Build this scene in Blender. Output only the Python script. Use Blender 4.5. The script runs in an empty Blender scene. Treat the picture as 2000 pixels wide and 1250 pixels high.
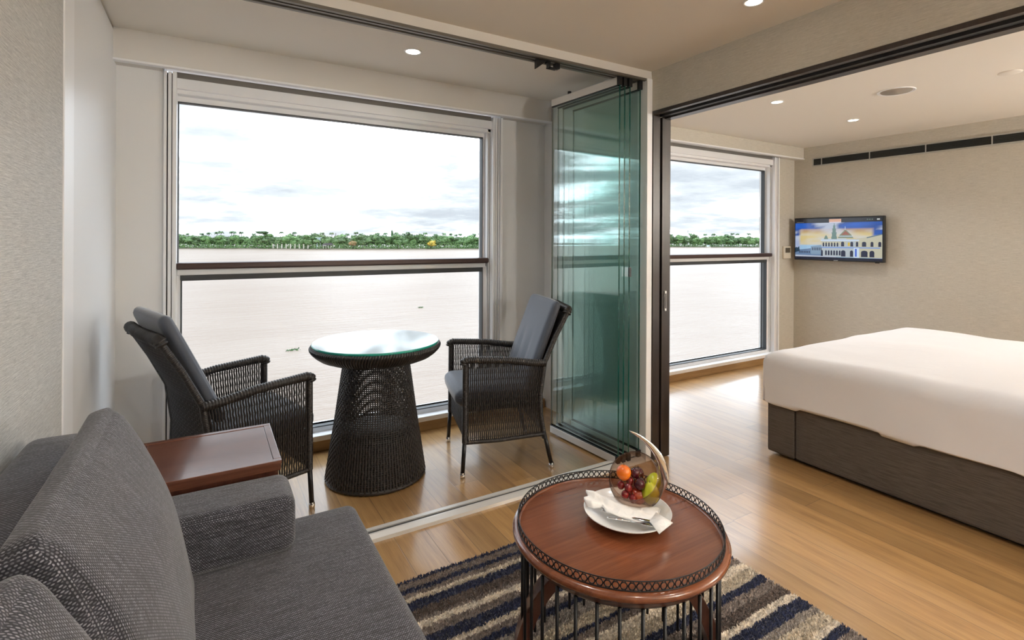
import bpy, math, random
import numpy as np
from mathutils import Vector, Matrix, noise
from math import sin, cos, pi, radians as R

C = bpy.context.scene.collection
SC = bpy.context.scene

# ------------------------------------------------------------------ camera, world, exposure
H = 1.3
FPX, YAW, HOR, PIT, ROL = 1002.5, .534814, 467.7, -.00056, .00455
cam = bpy.data.cameras.new('camera')
camo = bpy.data.objects.new('camera', cam); C.objects.link(camo)
cam.sensor_width = 36; cam.lens = FPX / 2000 * 36
cam.shift_x = 0; cam.shift_y = (HOR - 625) / 2000
cam.clip_start = .02; cam.clip_end = 3000
s_, c_ = sin(YAW), cos(YAW)
r0 = Vector((c_, -s_, 0)); f0 = Vector((s_*cos(PIT), c_*cos(PIT), sin(PIT))); u0 = r0.cross(f0)
rr = r0*cos(ROL) + u0*sin(ROL); uu = -r0*sin(ROL) + u0*cos(ROL)
rr, uu = r0*cos(ROL) - u0*(-sin(ROL)), u0*cos(ROL) - r0*sin(ROL)
camo.matrix_world = Matrix(((rr.x, uu.x, -f0.x, 0), (rr.y, uu.y, -f0.y, 0), (rr.z, uu.z, -f0.z, H), (0, 0, 0, 1)))
SC.camera = camo
SC.view_settings.view_transform = 'Standard'; SC.view_settings.look = 'None'
SC.view_settings.gamma = 1; SC.view_settings.use_curve_mapping = False
SC.view_settings.exposure = 1.2
cy = SC.cycles
cy.max_bounces = 12; cy.diffuse_bounces = 8; cy.glossy_bounces = 6; cy.transmission_bounces = 8
cy.transparent_max_bounces = 48; cy.sample_clamp_indirect = 6; cy.caustics_reflective = False; cy.caustics_refractive = False
cy.use_denoising = True

W = bpy.data.worlds.new('overcast_sky'); SC.world = W; W.use_nodes = True
wt = W.node_tree; wt.nodes.clear()
def N(t, typ, **kw):
    n = t.nodes.new(typ)
    for k, v in kw.items():
        if k.startswith('i_'): n.inputs[k[2:].replace('_', ' ')].default_value = v
        else: setattr(n, k, v)
    return n
def L(t, a, b): t.links.new(a, b)
def math_(t, op, a, b=None, c=None, clamp=False):
    n = t.nodes.new('ShaderNodeMath'); n.operation = op; n.use_clamp = clamp
    for i, v in enumerate((a, b, c)):
        if v is None: continue
        if isinstance(v, (int, float)): n.inputs[i].default_value = v
        else: t.links.new(v, n.inputs[i])
    return n.outputs[0]
def ramp(t, fac, stops, interp='LINEAR'):
    n = t.nodes.new('ShaderNodeValToRGB'); n.color_ramp.interpolation = interp
    el = n.color_ramp.elements
    while len(el) < len(stops): el.new(.5)
    for e, (p, c) in zip(el, stops):
        e.position = p; e.color = (c[0], c[1], c[2], 1) if not isinstance(c, (int, float)) else (c, c, c, 1)
    t.links.new(fac, n.inputs[0]); return n.outputs[0]
def mixc(t, fac, a, b, mode='MIX'):
    n = t.nodes.new('ShaderNodeMix'); n.data_type = 'RGBA'; n.blend_type = mode
    for i, v in ((0, fac), (6, a), (7, b)):
        if isinstance(v, (int, float)): n.inputs[i].default_value = v
        elif isinstance(v, tuple): n.inputs[i].default_value = (*v[:3], 1)
        else: t.links.new(v, n.inputs[i])
    return n.outputs[2]
SKY_GAIN = 1.0
tc = N(wt, 'ShaderNodeTexCoord'); sx = N(wt, 'ShaderNodeSeparateXYZ'); L(wt, tc.outputs['Generated'], sx.inputs[0])
zz = math_(wt, 'ADD', math_(wt, 'MAXIMUM', sx.outputs[2], 0.0), 0.13)
cb = N(wt, 'ShaderNodeCombineXYZ')
L(wt, math_(wt, 'DIVIDE', sx.outputs[0], zz), cb.inputs[0]); L(wt, math_(wt, 'DIVIDE', sx.outputs[1], zz), cb.inputs[1])
n1 = N(wt, 'ShaderNodeTexNoise', i_Scale=.62, i_Detail=7, i_Roughness=.55, i_Distortion=.25); L(wt, cb.outputs[0], n1.inputs['Vector'])
n2 = N(wt, 'ShaderNodeTexNoise', i_Scale=2.4, i_Detail=6, i_Roughness=.6); L(wt, cb.outputs[0], n2.inputs['Vector'])
nn = math_(wt, 'ADD', math_(wt, 'MULTIPLY', n1.outputs[0], .72), math_(wt, 'MULTIPLY', n2.outputs[0], .28))
cl = ramp(wt, nn, [(.38, (3.1, 3.4, 3.85)), (.45, (2.0, 2.2, 2.45)), (.49, (.66, .69, .74)), (.535, (.43, .46, .50)), (.60, (.335, .365, .405)), (.72, (.29, .32, .36))])
el_ = ramp(wt, sx.outputs[2], [(0.0, 0.95), (.3, 1.05), (1.0, 1.1)])
bg = N(wt, 'ShaderNodeBackground'); bg.inputs[1].default_value = SKY_GAIN
L(wt, mixc(wt, 1.0, cl, el_, 'MULTIPLY'), bg.inputs[0])
wo = N(wt, 'ShaderNodeOutputWorld'); L(wt, bg.outputs[0], wo.inputs[0])

def lamp(name, typ, loc, energy, color=(1, .95, .89), rot=(0, 0, 0), **kw):
    d = bpy.data.lights.new(name, typ); d.energy = energy; d.color = color
    for k, v in kw.items(): setattr(d, k, v)
    o = bpy.data.objects.new(name, d); C.objects.link(o); o.location = loc; o.rotation_euler = rot
    return o

# ------------------------------------------------------------------ materials
def mat(name, col=(.5, .5, .5), rough=.5, metal=0, spec=.5, coat=0, coat_rough=.1, **kw):
    m = bpy.data.materials.new(name); m.use_nodes = True
    b = m.node_tree.nodes['Principled BSDF']
    b.inputs['Base Color'].default_value = (*col, 1); b.inputs['Roughness'].default_value = rough
    b.inputs['Metallic'].default_value = metal; b.inputs['Specular IOR Level'].default_value = spec
    b.inputs['Coat Weight'].default_value = coat; b.inputs['Coat Roughness'].default_value = coat_rough
    for k, v in kw.items(): b.inputs[k.replace('_', ' ')].default_value = v
    return m
def BS(m): return m.node_tree, m.node_tree.nodes['Principled BSDF']
def coords(t, kind='Object', scale=(1, 1, 1), rot=(0, 0, 0), loc=(0, 0, 0)):
    tc = N(t, 'ShaderNodeTexCoord'); mp = N(t, 'ShaderNodeMapping')
    mp.inputs['Scale'].default_value = scale; mp.inputs['Rotation'].default_value = rot; mp.inputs['Location'].default_value = loc
    L(t, tc.outputs[kind], mp.inputs[0]); return mp.outputs[0]
def bump(t, b, h, strength=.3, dist=.002):
    n = N(t, 'ShaderNodeBump'); n.inputs['Strength'].default_value = strength; n.inputs['Distance'].default_value = dist
    L(t, h, n.inputs['Height']); L(t, n.outputs[0], b.inputs['Normal'])
def noise_(t, v, sc, detail=3, rough=.5, dist=0):
    n = N(t, 'ShaderNodeTexNoise', i_Scale=sc, i_Detail=detail, i_Roughness=rough, i_Distortion=dist); L(t, v, n.inputs['Vector']); return n.outputs[0]

def m_paint(name, col, rough=.6):
    m = mat(name, col, rough); t, b = BS(m)
    bump(t, b, noise_(t, coords(t), 180, 2), .05, .001); return m
M = {}
M['white_paint'] = m_paint('white_panel_paint', (.75, .765, .78), .42)
M['ceiling'] = m_paint('warm_ceiling_paint', (.80, .775, .72), .8)
M['ceiling_lounge'] = m_paint('beige_ceiling_paint', (.72, .68, .61), .8)
M['fascia'] = m_paint('fascia_paint', (.68, .67, .65), .6)
M['win_white'] = mat('white_window_profile', (.84, .86, .89), .35)
M['win_gap'] = mat('dark_window_gasket', (.04, .045, .05), .5)
M['alu'] = mat('brushed_aluminium', (.72, .72, .71), .32, .75)
M['gap_grey'] = mat('grey_recess', (.20, .185, .17), .7)
M['track'] = mat('dark_track_metal', (.16, .15, .13), .4, .5)
M['alu_white'] = mat('satin_anodised_profile', (.74, .73, .71), .4, .3)
M['black'] = mat('black_plastic', (.012, .012, .013), .4)
M['chrome'] = mat('chrome', (.80, .83, .88), .08, 1)
M['black_metal'] = mat('black_powder_metal', (.012, .012, .014), .35, .3)
M['rail_brown'] = mat('brown_rail_cap', (.055, .028, .024), .38)
M['porcelain'] = mat('white_porcelain', (.92, .92, .91), .3, coat=.15)
M['led'] = mat('lamp_diffuser', (1, 1, 1), .5, Emission_Color=(1, .87, .68, 1), Emission_Strength=7)
M['grille'] = mat('beige_grille', (.34, .31, .27), .6)
M['plastic_cream'] = mat('cream_plastic', (.72, .66, .54), .4)
M['lcd'] = mat('dark_display', (.12, .10, .07), .2)
M['cushion'] = mat('slate_cushion_fabric', (.060, .072, .098), .62, Sheen_Weight=.5, Sheen_Roughness=.4)
t, b = BS(M['cushion']); bump(t, b, noise_(t, coords(t), 900, 2), .12, .001)

def m_wallpaper(name, c1, c2):
    m = mat(name, c1, .75); t, b = BS(m)
    tc = N(t, 'ShaderNodeTexCoord'); sp = N(t, 'ShaderNodeSeparateXYZ'); L(t, tc.outputs['Object'], sp.inputs[0])
    cb = N(t, 'ShaderNodeCombineXYZ')
    L(t, math_(t, 'MULTIPLY', math_(t, 'ADD', sp.outputs[0], sp.outputs[1]), 14), cb.inputs[0])
    L(t, math_(t, 'MULTIPLY', sp.outputs[2], 330), cb.inputs[1])
    a = noise_(t, cb.outputs[0], 1.0, 3, .6)
    cb2 = N(t, 'ShaderNodeCombineXYZ')
    L(t, math_(t, 'MULTIPLY', math_(t, 'ADD', sp.outputs[0], sp.outputs[1]), 60), cb2.inputs[0])
    L(t, math_(t, 'MULTIPLY', sp.outputs[2], 520), cb2.inputs[1])
    a2 = noise_(t, cb2.outputs[0], 1.0, 2, .6)
    s = math_(t, 'ADD', math_(t, 'MULTIPLY', a, .6), math_(t, 'MULTIPLY', a2, .4))
    L(t, ramp(t, s, [(.36, c2), (.62, c1)]), b.inputs['Base Color'])
    bump(t, b, s, .55, .0025); return m
M['wallpaper'] = m_wallpaper('woven_grey_wallpaper', (.62, .62, .60), (.36, .365, .36))
M['wallpaper_warm'] = m_wallpaper('woven_beige_wallpaper', (.64, .61, .54), (.47, .445, .385))

def m_floor():
    m = mat('oak_plank_floor', (.5, .3, .12), .30, spec=.7, coat=1.0, coat_rough=.14); t, b = BS(m)
    tc = N(t, 'ShaderNodeTexCoord'); sp = N(t, 'ShaderNodeSeparateXYZ'); L(t, tc.outputs['Object'], sp.inputs[0])
    X, Y = sp.outputs[0], sp.outputs[1]
    W_ = .14
    row = math_(t, 'FLOOR', math_(t, 'DIVIDE', X, W_))
    wn = N(t, 'ShaderNodeTexWhiteNoise'); wn.noise_dimensions = '1D'; L(t, row, wn.inputs['W'])
    yy = math_(t, 'ADD', Y, math_(t, 'MULTIPLY', wn.outputs[0], 3.1))
    col_ = math_(t, 'FLOOR', math_(t, 'DIVIDE', yy, 1.5))
    cid = N(t, 'ShaderNodeCombineXYZ'); L(t, row, cid.inputs[0]); L(t, col_, cid.inputs[1])
    w2 = N(t, 'ShaderNodeTexWhiteNoise'); w2.noise_dimensions = '2D'; L(t, cid.outputs[0], w2.inputs['Vector'])
    fx = math_(t, 'MULTIPLY', math_(t, 'FRACT', math_(t, 'DIVIDE', X, W_)), W_)
    fy = math_(t, 'MULTIPLY', math_(t, 'FRACT', math_(t, 'DIVIDE', yy, 1.5)), 1.5)
    ex = math_(t, 'MINIMUM', fx, math_(t, 'SUBTRACT', W_, fx)); ey = math_(t, 'MINIMUM', fy, math_(t, 'SUBTRACT', 1.5, fy))
    e = math_(t, 'MINIMUM', ex, ey)
    seam = math_(t, 'SUBTRACT', 1.0, math_(t, 'DIVIDE', e, .0022, clamp=True), clamp=True)
    gv = N(t, 'ShaderNodeCombineXYZ')
    L(t, math_(t, 'MULTIPLY', X, 26), gv.inputs[0]); L(t, math_(t, 'ADD', math_(t, 'MULTIPLY', Y, 1.7), math_(t, 'MULTIPLY', w2.outputs[0], 31)), gv.inputs[1])
    L(t, math_(t, 'MULTIPLY', w2.outputs[0], 17), gv.inputs[2])
    g = noise_(t, gv.outputs[0], 1, 6, .62, .7)
    gf = N(t, 'ShaderNodeCombineXYZ'); L(t, math_(t, 'MULTIPLY', X, 260), gf.inputs[0]); L(t, math_(t, 'MULTIPLY', Y, 9), gf.inputs[1])
    g2 = noise_(t, gf.outputs[0], 1, 3, .6)
    base = ramp(t, g, [(.30, (.23, .115, .040)), (.44, (.38, .215, .082)), (.60, (.48, .29, .115)), (.8, (.34, .19, .07))])
    base = mixc(t, .35, base, ramp(t, g2, [(.3, (.28, .15, .055)), (.7, (.54, .335, .14))]), 'MIX')
    tone = ramp(t, w2.outputs[0], [(0, (.78, .76, .72)), (.5, (1, 1, 1)), (1, (1.12, 1.10, 1.06))])
    base = mixc(t, 1.0, base, tone, 'MULTIPLY')
    # knots
    vo = N(t, 'ShaderNodeTexVoronoi', i_Scale=1.0); kv = N(t, 'ShaderNodeCombineXYZ')
    L(t, math_(t, 'MULTIPLY', X, 3.2), kv.inputs[0]); L(t, math_(t, 'MULTIPLY', Y, 2.1), kv.inputs[1]); L(t, kv.outputs[0], vo.inputs['Vector'])
    kn = ramp(t, vo.outputs['Distance'], [(0.012, 1), (.03, 0)])
    base = mixc(t, math_(t, 'MULTIPLY', kn, .7), base, (.10, .05, .025))
    base = mixc(t, math_(t, 'MULTIPLY', seam, .75), base, (.09, .05, .025))
    L(t, base, b.inputs['Base Color'])
    hgt = math_(t, 'SUBTRACT', math_(t, 'MULTIPLY', g2, .12), seam)
    bump(t, b, hgt, .35, .0012)
    L(t, ramp(t, g2, [(.2, .27), (.8, .36)]), b.inputs['Roughness'])
    return m
M['floor'] = m_floor()

def m_wood(name, c1, c2, axis=0, rough=.22, coat=.6, scale=1.0):
    m = mat(name, c1, rough, coat=coat, coat_rough=.12); t, b = BS(m)
    sc = [34*scale]*3; sc[axis] = 2.6*scale
    g = noise_(t, coords(t, scale=tuple(sc)), 1, 5, .6, .8)
    sc2 = [240*scale]*3; sc2[axis] = 9*scale
    g2 = noise_(t, coords(t, scale=tuple(sc2)), 1, 2, .5)
    c = ramp(t, g, [(.3, c2), (.65, c1)])
    c = mixc(t, .3, c, ramp(t, g2, [(.3, c2), (.7, c1)]))
    L(t, c, b.inputs['Base Color']); bump(t, b, g2, .06, .0008); return m
M['mahogany'] = m_wood('mahogany_veneer', (.235, .075, .030), (.12, .034, .014), 0, .24)
M['mahogany_dark'] = m_wood('dark_mahogany', (.11, .038, .022), (.055, .018, .011), 2, .28)
M['walnut'] = m_wood('walnut_table_wood', (.165, .065, .038), (.085, .030, .018), 0, .26)
M['oak_base'] = m_wood('oak_skirting', (.40, .25, .11), (.27, .155, .06), 0, .35, .3)
M['dark_door'] = m_wood('dark_stained_door', (.045, .034, .030), (.022, .016, .014), 2, .35, .2)

def m_weave(name, dark, mid, light, k=1.0, streak=True):
    """tweed upholstery: pale stitches on a dark ground, from the mesh's UVs (metres)"""
    m = mat(name, mid, .85, Sheen_Weight=.25); t, b = BS(m)
    uv = N(t, 'ShaderNodeTexCoord'); sp = N(t, 'ShaderNodeSeparateXYZ'); L(t, uv.outputs['UV'], sp.inputs[0])
    U, V = sp.outputs[0], sp.outputs[1]
    P = .0062/k
    row = math_(t, 'FLOOR', math_(t, 'DIVIDE', V, P*.62))
    off = math_(t, 'MULTIPLY', math_(t, 'MODULO', row, 2.0), .5)
    uu_ = math_(t, 'ADD', math_(t, 'DIVIDE', U, P), off)
    fu = math_(t, 'ABSOLUTE', math_(t, 'SUBTRACT', math_(t, 'FRACT', uu_), .5))
    fv = math_(t, 'ABSOLUTE', math_(t, 'SUBTRACT', math_(t, 'FRACT', math_(t, 'DIVIDE', V, P*.62)), .5))
    d = math_(t, 'ADD', math_(t, 'POWER', math_(t, 'MULTIPLY', fu, 2.3), 2.0), math_(t, 'POWER', math_(t, 'MULTIPLY', fv, 2.6), 2.0))
    st = ramp(t, d, [(.30, 1), (.75, 0)])
    cell = N(t, 'ShaderNodeCombineXYZ'); L(t, math_(t, 'FLOOR', uu_), cell.inputs[0]); L(t, row, cell.inputs[1])
    wn = N(t, 'ShaderNodeTexWhiteNoise'); wn.noise_dimensions = '2D'; L(t, cell.outputs[0], wn.inputs['Vector'])
    sv = N(t, 'ShaderNodeCombineXYZ'); L(t, math_(t, 'MULTIPLY', U, 10), sv.inputs[0]); L(t, math_(t, 'MULTIPLY', V, 190), sv.inputs[1])
    stk = noise_(t, sv.outputs[0], 1, 3, .6)
    amt = math_(t, 'MULTIPLY', st, math_(t, 'ADD', math_(t, 'MULTIPLY', wn.outputs[0], .75), .25))
    amt = math_(t, 'MULTIPLY', amt, ramp(t, stk, [(.32, .25), (.60, 1.0)]))
    g = mixc(t, ramp(t, stk, [(.40, 0), (.58, 1)]), dark, mid)
    L(t, mixc(t, amt, g, light), b.inputs['Base Color'])
    bump(t, b, st, .5, .0012); return m
M['tweed'] = m_weave('charcoal_tweed', (.006, .006, .0100), (.021, .0205, .0300), (.33, .33, .375))
M['bed_fabric'] = m_weave('taupe_bed_fabric', (.060, .047, .038), (.095, .077, .063), (.17, .14, .115), 1.5)

def m_wicker(name, c1, c2):
    m = mat(name, c1, .42, spec=.5); t, b = BS(m)
    n = noise_(t, coords(t, scale=(1, 1, 1)), 90, 3)
    L(t, ramp(t, n, [(.3, c2), (.7, c1)]), b.inputs['Base Color'])
    return m
M['wicker'] = m_wicker('dark_wicker', (.030, .025, .023), (.011, .009, .009))
M['wicker_flat'] = m_wicker('dark_wicker_strand', (.034, .028, .026), (.013, .011, .010))

def m_fabric_white(name, col, bumpk=.25, sc=5):
    m = mat(name, col, .8, Sheen_Weight=.2); t, b = BS(m)
    bump(t, b, noise_(t, coords(t), sc, 4, .55, .3), bumpk, .02); return m
M['linen'] = m_fabric_white('white_duvet_cotton', (.80, .81, .86), .25, 4.5)
M['napkin'] = m_fabric_white('white_napkin_cotton', (.88, .88, .88), .3, 40)

def m_glass(name, tint=(1, 1, 1), refl=1.0, rough=0.0, ior=1.5):
    m = bpy.data.materials.new(name); m.use_nodes = True; t = m.node_tree; t.nodes.clear()
    tr = N(t, 'ShaderNodeBsdfTransparent'); tr.inputs[0].default_value = (*tint, 1)
    gl = N(t, 'ShaderNodeBsdfGlossy'); gl.inputs['Roughness'].default_value = rough
    fr = N(t, 'ShaderNodeFresnel'); fr.inputs[0].default_value = ior
    geo = N(t, 'ShaderNodeNewGeometry')
    f = math_(t, 'MULTIPLY', fr.outputs[0], refl, clamp=True)
    f = math_(t, 'MULTIPLY', f, math_(t, 'SUBTRACT', 1.0, geo.outputs['Backfacing']))
    mx = N(t, 'ShaderNodeMixShader'); L(t, f, mx.inputs[0]); L(t, tr.outputs[0], mx.inputs[1]); L(t, gl.outputs[0], mx.inputs[2])
    o = N(t, 'ShaderNodeOutputMaterial'); L(t, mx.outputs[0], o.inputs[0]); return m
M['pane'] = m_glass('clear_window_glass', (.99, 1, .995), .5)
M['door_glass'] = m_glass('green_tinted_glass', (.93, .982, .970), 2.6)
M['table_edge'] = mat('teal_glass_edge', (.02, .30, .235), .15)
M['edge_glass'] = mat('green_glass_edge', (.003, .060, .048), .15)
M['table_glass'] = mat('frosted_table_glass', (.20, .25, .25), .05, IOR=1.2)
M['vessel'] = m_glass('smoky_glass', (.80, .72, .66), 2.4, .03, 1.6)

def new_obj(name, me, parent=None):
    o = bpy.data.objects.new(name, me); C.objects.link(o)
    if parent is not None: o.parent = parent
    return o
def tag(o, label=None, cat=None, group=None, kind=None):
    if label: o['label'] = label
    if cat: o['category'] = cat
    if group: o['group'] = group
    if kind: o['kind'] = kind
    return o
def thing(name, label, cat, loc=(0, 0, 0), rz=0, group=None):
    o = bpy.data.objects.new(name, None); C.objects.link(o); o.empty_display_size = .05
    o.location = loc; o.rotation_euler = (0, 0, rz); return tag(o, label, cat, group)
def copy_tree(o, parent=None):
    c = o.copy(); C.objects.link(c); c.parent = parent
    for ch in list(o.children): copy_tree(ch, c)
    return c

class MB:
    """collects shapes and links them as ONE mesh object"""
    def __init__(s): s.v = []; s.f = []; s.m = []; s.sm = []; s.mats = []; s.k = 0; s.n = 0
    def mat(s, m):
        m = M[m] if isinstance(m, str) else m
        if m not in s.mats: s.mats.append(m)
        s.k = s.mats.index(m); return s
    def add(s, vs, fs, smooth=False):
        s.v.extend(tuple(map(float, p)) for p in vs); n = s.n; s.n += len(vs)
        for f in fs: s.f.append(tuple(i+n for i in f)); s.m.append(s.k); s.sm.append(smooth)
        return s
    def box(s, x0, x1, y0, y1, z0, z1):
        v = [(x, y, z) for z in (z0, z1) for y in (y0, y1) for x in (x0, x1)]
        return s.add(v, [(0, 2, 3, 1), (4, 5, 7, 6), (0, 1, 5, 4), (2, 6, 7, 3), (0, 4, 6, 2), (1, 3, 7, 5)])
    def obox(s, p0, p1, w, h, up=(0, 0, 1)):
        """bar from p0 to p1, w sideways, h along up"""
        p0, p1, up = Vector(p0), Vector(p1), Vector(up)
        d = (p1-p0).normalized(); sd = d.cross(up).normalized(); u = sd.cross(d)
        v = [p + sd*a*w/2 + u*b_*h/2 for p in (p0, p1) for b_ in (-1, 1) for a in (-1, 1)]
        return s.add(v, [(0, 2, 3, 1), (4, 5, 7, 6), (0, 1, 5, 4), (2, 6, 7, 3), (0, 4, 6, 2), (1, 3, 7, 5)])
    def frame(s, x0, x1, z0, z1, w, y0, y1):
        """rectangular frame in the XZ plane"""
        o = [(x0, z0), (x1, z0), (x1, z1), (x0, z1)]; i = [(x0+w, z0+w), (x1-w, z0+w), (x1-w, z1-w), (x0+w, z1-w)]
        v = [(x, y, z) for y in (y0, y1) for (x, z) in o+i]; f = []
        for k in range(4):
            n = (k+1) % 4
            f += [(k, n, 4+n, 4+k), (8+k, 12+k, 12+n, 8+n), (k, 8+k, 8+n, n), (4+k, 4+n, 12+n, 12+k)]
        return s.add(v, f)
    def tube(s, pts, r, seg=8, closed=False, smooth=True, sy=1.0, up=(0, 0, 1), caps=True):
        """tube along pts; r number or list; sy flattens along the up-ish axis"""
        P = [Vector(p) for p in pts]; n = len(P); rings = []
        up = Vector(up)
        prev = None
        for i in range(n):
            a = P[i-1] if (i > 0 or closed) else P[i]; b_ = P[(i+1) % n] if (i < n-1 or closed) else P[i]
            d = (b_-a).normalized(); sd = d.cross(up)
            if sd.length < 1e-3: sd = prev if prev is not None else d.cross(Vector((0, 1, 0)) if abs(d.y) < .9 else Vector((1, 0, 0)))
            sd = sd.normalized(); prev = sd; u = sd.cross(d).normalized()
            rad = r[i] if hasattr(r, '__len__') else r
            rings.append([P[i] + sd*rad*cos(2*pi*k/seg) + u*rad*sy*sin(2*pi*k/seg) for k in range(seg)])
        vs = [p for q in rings for p in q]; fs = []
        for i in range(n if closed else n-1):
            j = (i+1) % n
            for k in range(seg): fs.append((i*seg+k, i*seg+(k+1) % seg, j*seg+(k+1) % seg, j*seg+k))
        if not closed and caps: fs += [tuple(range(seg-1, -1, -1)), tuple((n-1)*seg+k for k in range(seg))]
        return s.add(vs, fs, smooth)
    def lathe(s, prof, c=(0, 0, 0), seg=48, smooth=True, closed=False, a0=0, a1=2*pi):
        full = abs(a1-a0-2*pi) < 1e-6; n = len(prof); na = seg if full else seg+1
        vs = [(c[0]+r*cos(a0+(a1-a0)*k/seg), c[1]+r*sin(a0+(a1-a0)*k/seg), c[2]+z) for k in range(na) for (r, z) in prof]; fs = []
        for k in range(seg):
            j = (k+1) % na
            for i in range(n if closed else n-1):
                i2 = (i+1) % n
                if prof[i][0] < 1e-7: fs.append((k*n+i, j*n+i2, k*n+i2))
                elif prof[i2][0] < 1e-7: fs.append((k*n+i, j*n+i, k*n+i2))
                else: fs.append((k*n+i, j*n+i, j*n+i2, k*n+i2))
        return s.add(vs, fs, smooth)
    def ngon(s, pts): return s.add(pts, [tuple(range(len(pts)))])
    def prism(s, poly, ax, a, b_):
        """poly in the two other axes, extruded along axis ax from a to b_"""
        def mk(p, t):
            q = [p[0], p[1]]; q.insert(ax, t); return tuple(q)
        n = len(poly); vs = [mk(p, a) for p in poly] + [mk(p, b_) for p in poly]
        return s.add(vs, [tuple(range(n-1, -1, -1)), tuple(range(n, 2*n))] + [(k, (k+1) % n, n+(k+1) % n, n+k) for k in range(n)])
    def build(s, name, m=None, parent=None, bevel=0, uv=False, seg=2, auto=True):
        me = bpy.data.meshes.new(name); me.from_pydata(s.v, [], s.f)
        if m is not None and not s.mats: s.mats = [M[m] if isinstance(m, str) else m]
        for q in s.mats: me.materials.append(q)
        me.polygons.foreach_set('material_index', s.m); me.polygons.foreach_set('use_smooth', s.sm)
        me.update()
        if uv: cube_uv(me, uv == 'swap')
        o = new_obj(name, me, parent)
        if bevel:
            b_ = o.modifiers.new('bevel', 'BEVEL'); b_.width = bevel; b_.segments = seg; b_.limit_method = 'ANGLE'; b_.angle_limit = R(40)
        return o
def cube_uv(me, swap=False):
    uv = me.uv_layers.new(name='UVMap'); nl = len(me.loops)
    vi = np.empty(nl, dtype=np.int32); me.loops.foreach_get('vertex_index', vi)
    co = np.empty(len(me.vertices)*3, dtype=np.float32); me.vertices.foreach_get('co', co); co = co.reshape(-1, 3)
    pn = np.empty(len(me.polygons)*3, dtype=np.float32); me.polygons.foreach_get('normal', pn); pn = np.abs(pn.reshape(-1, 3))
    lt = np.empty(len(me.polygons), dtype=np.int32); me.polygons.foreach_get('loop_total', lt)
    ax = np.repeat(pn.argmax(1), lt); p = co[vi]
    out = np.empty((nl, 2), dtype=np.float32)
    out[:, 0] = np.where(ax == 0, p[:, 2] if swap else p[:, 1], p[:, 0])
    out[:, 1] = np.where(ax == 0, p[:, 1] if swap else p[:, 2], np.where(ax == 1, p[:, 2], p[:, 1]))
    uv.data.foreach_set('uv', out.ravel())

def softbox(mb, c, half, r=.03, puff=(0, 0, 0), n=16, rot=None, wob=0, seed=0, fn=None):
    """rounded box with pillowy faces; fn(p) may bend it; rot a Matrix"""
    hx, hy, hz = half; vs = {}; V = []; F = []
    def key(a): return tuple(round(q, 6) for q in a)
    def put(p):
        k = key(p)
        if k in vs: return vs[k]
        q = Vector(p); w = Vector((q.x*hx, q.y*hy, q.z*hz))
        inner = Vector((max(-hx+r, min(hx-r, w.x)), max(-hy+r, min(hy-r, w.y)), max(-hz+r, min(hz-r, w.z))))
        d = w-inner; o = inner + (d.normalized()*r if d.length > 1e-9 else d)
        fx, fy, fz = (1-q.x**2), (1-q.y**2), (1-q.z**2)
        o.x += q.x*puff[0]*(fy*fz)**.6; o.y += q.y*puff[1]*(fx*fz)**.6; o.z += q.z*puff[2]*(fx*fy)**.6
        if wob:
            nv = noise.noise_vector(o*6+Vector((seed*3.7, seed, 0))); o += nv*wob
        if fn: o = fn(o, q)
        if rot is not None: o = rot @ o
        vs[k] = len(V); V.append(o+Vector(c)); return vs[k]
    # cluster samples towards the edges so the rounding is resolved
    ts = [-cos(pi*i/n) for i in range(n+1)]; ts = [t_*.55+(2*i/n-1)*.45 for i, t_ in enumerate(ts)]
    for ax in range(3):
        for sg in (-1, 1):
            for i in range(n):
                for j in range(n):
                    q = []
                    for (a, b_) in ((ts[i], ts[j]), (ts[i+1], ts[j]), (ts[i+1], ts[j+1]), (ts[i], ts[j+1])):
                        p = [0, 0, 0]; p[ax] = sg; p[(ax+1) % 3] = a; p[(ax+2) % 3] = b_; q.append(put(p))
                    F.append(tuple(q) if sg > 0 else tuple(q[::-1]))
    return mb.add(V, F, True)
def lerp(a, b_, t): return a+(b_-a)*t
def polyline(pts, n):
    """n points evenly spaced along pts"""
    P = [Vector(p) for p in pts]; d = [0]
    for a, b_ in zip(P, P[1:]): d.append(d[-1]+(b_-a).length)
    out = []
    for i in range(n):
        t = d[-1]*i/(n-1); k = 0
        while k < len(P)-2 and d[k+1] < t: k += 1
        out.append(P[k].lerp(P[k+1], (t-d[k])/max(1e-9, d[k+1]-d[k])))
    return out
def catmull(pts, n):
    P = [Vector(p) for p in pts]; P = [P[0]*2-P[1]] + P + [P[-1]*2-P[-2]]; out = []; m = len(P)-3
    for i in range(n):
        t = m*i/(n-1); k = min(int(t), m-1); t -= k; a, b_, c, d = P[k:k+4]
        out.append(.5*((2*b_)+(c-a)*t+(2*a-5*b_+4*c-d)*t*t+(3*b_-a-3*c+d)*t**3))
    return out
def struct(name, mb, m=None, parent=None, **kw):
    o = mb.build(name, m, parent, **kw)
    if parent is None: o['kind'] = 'structure'
    return o

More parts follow.
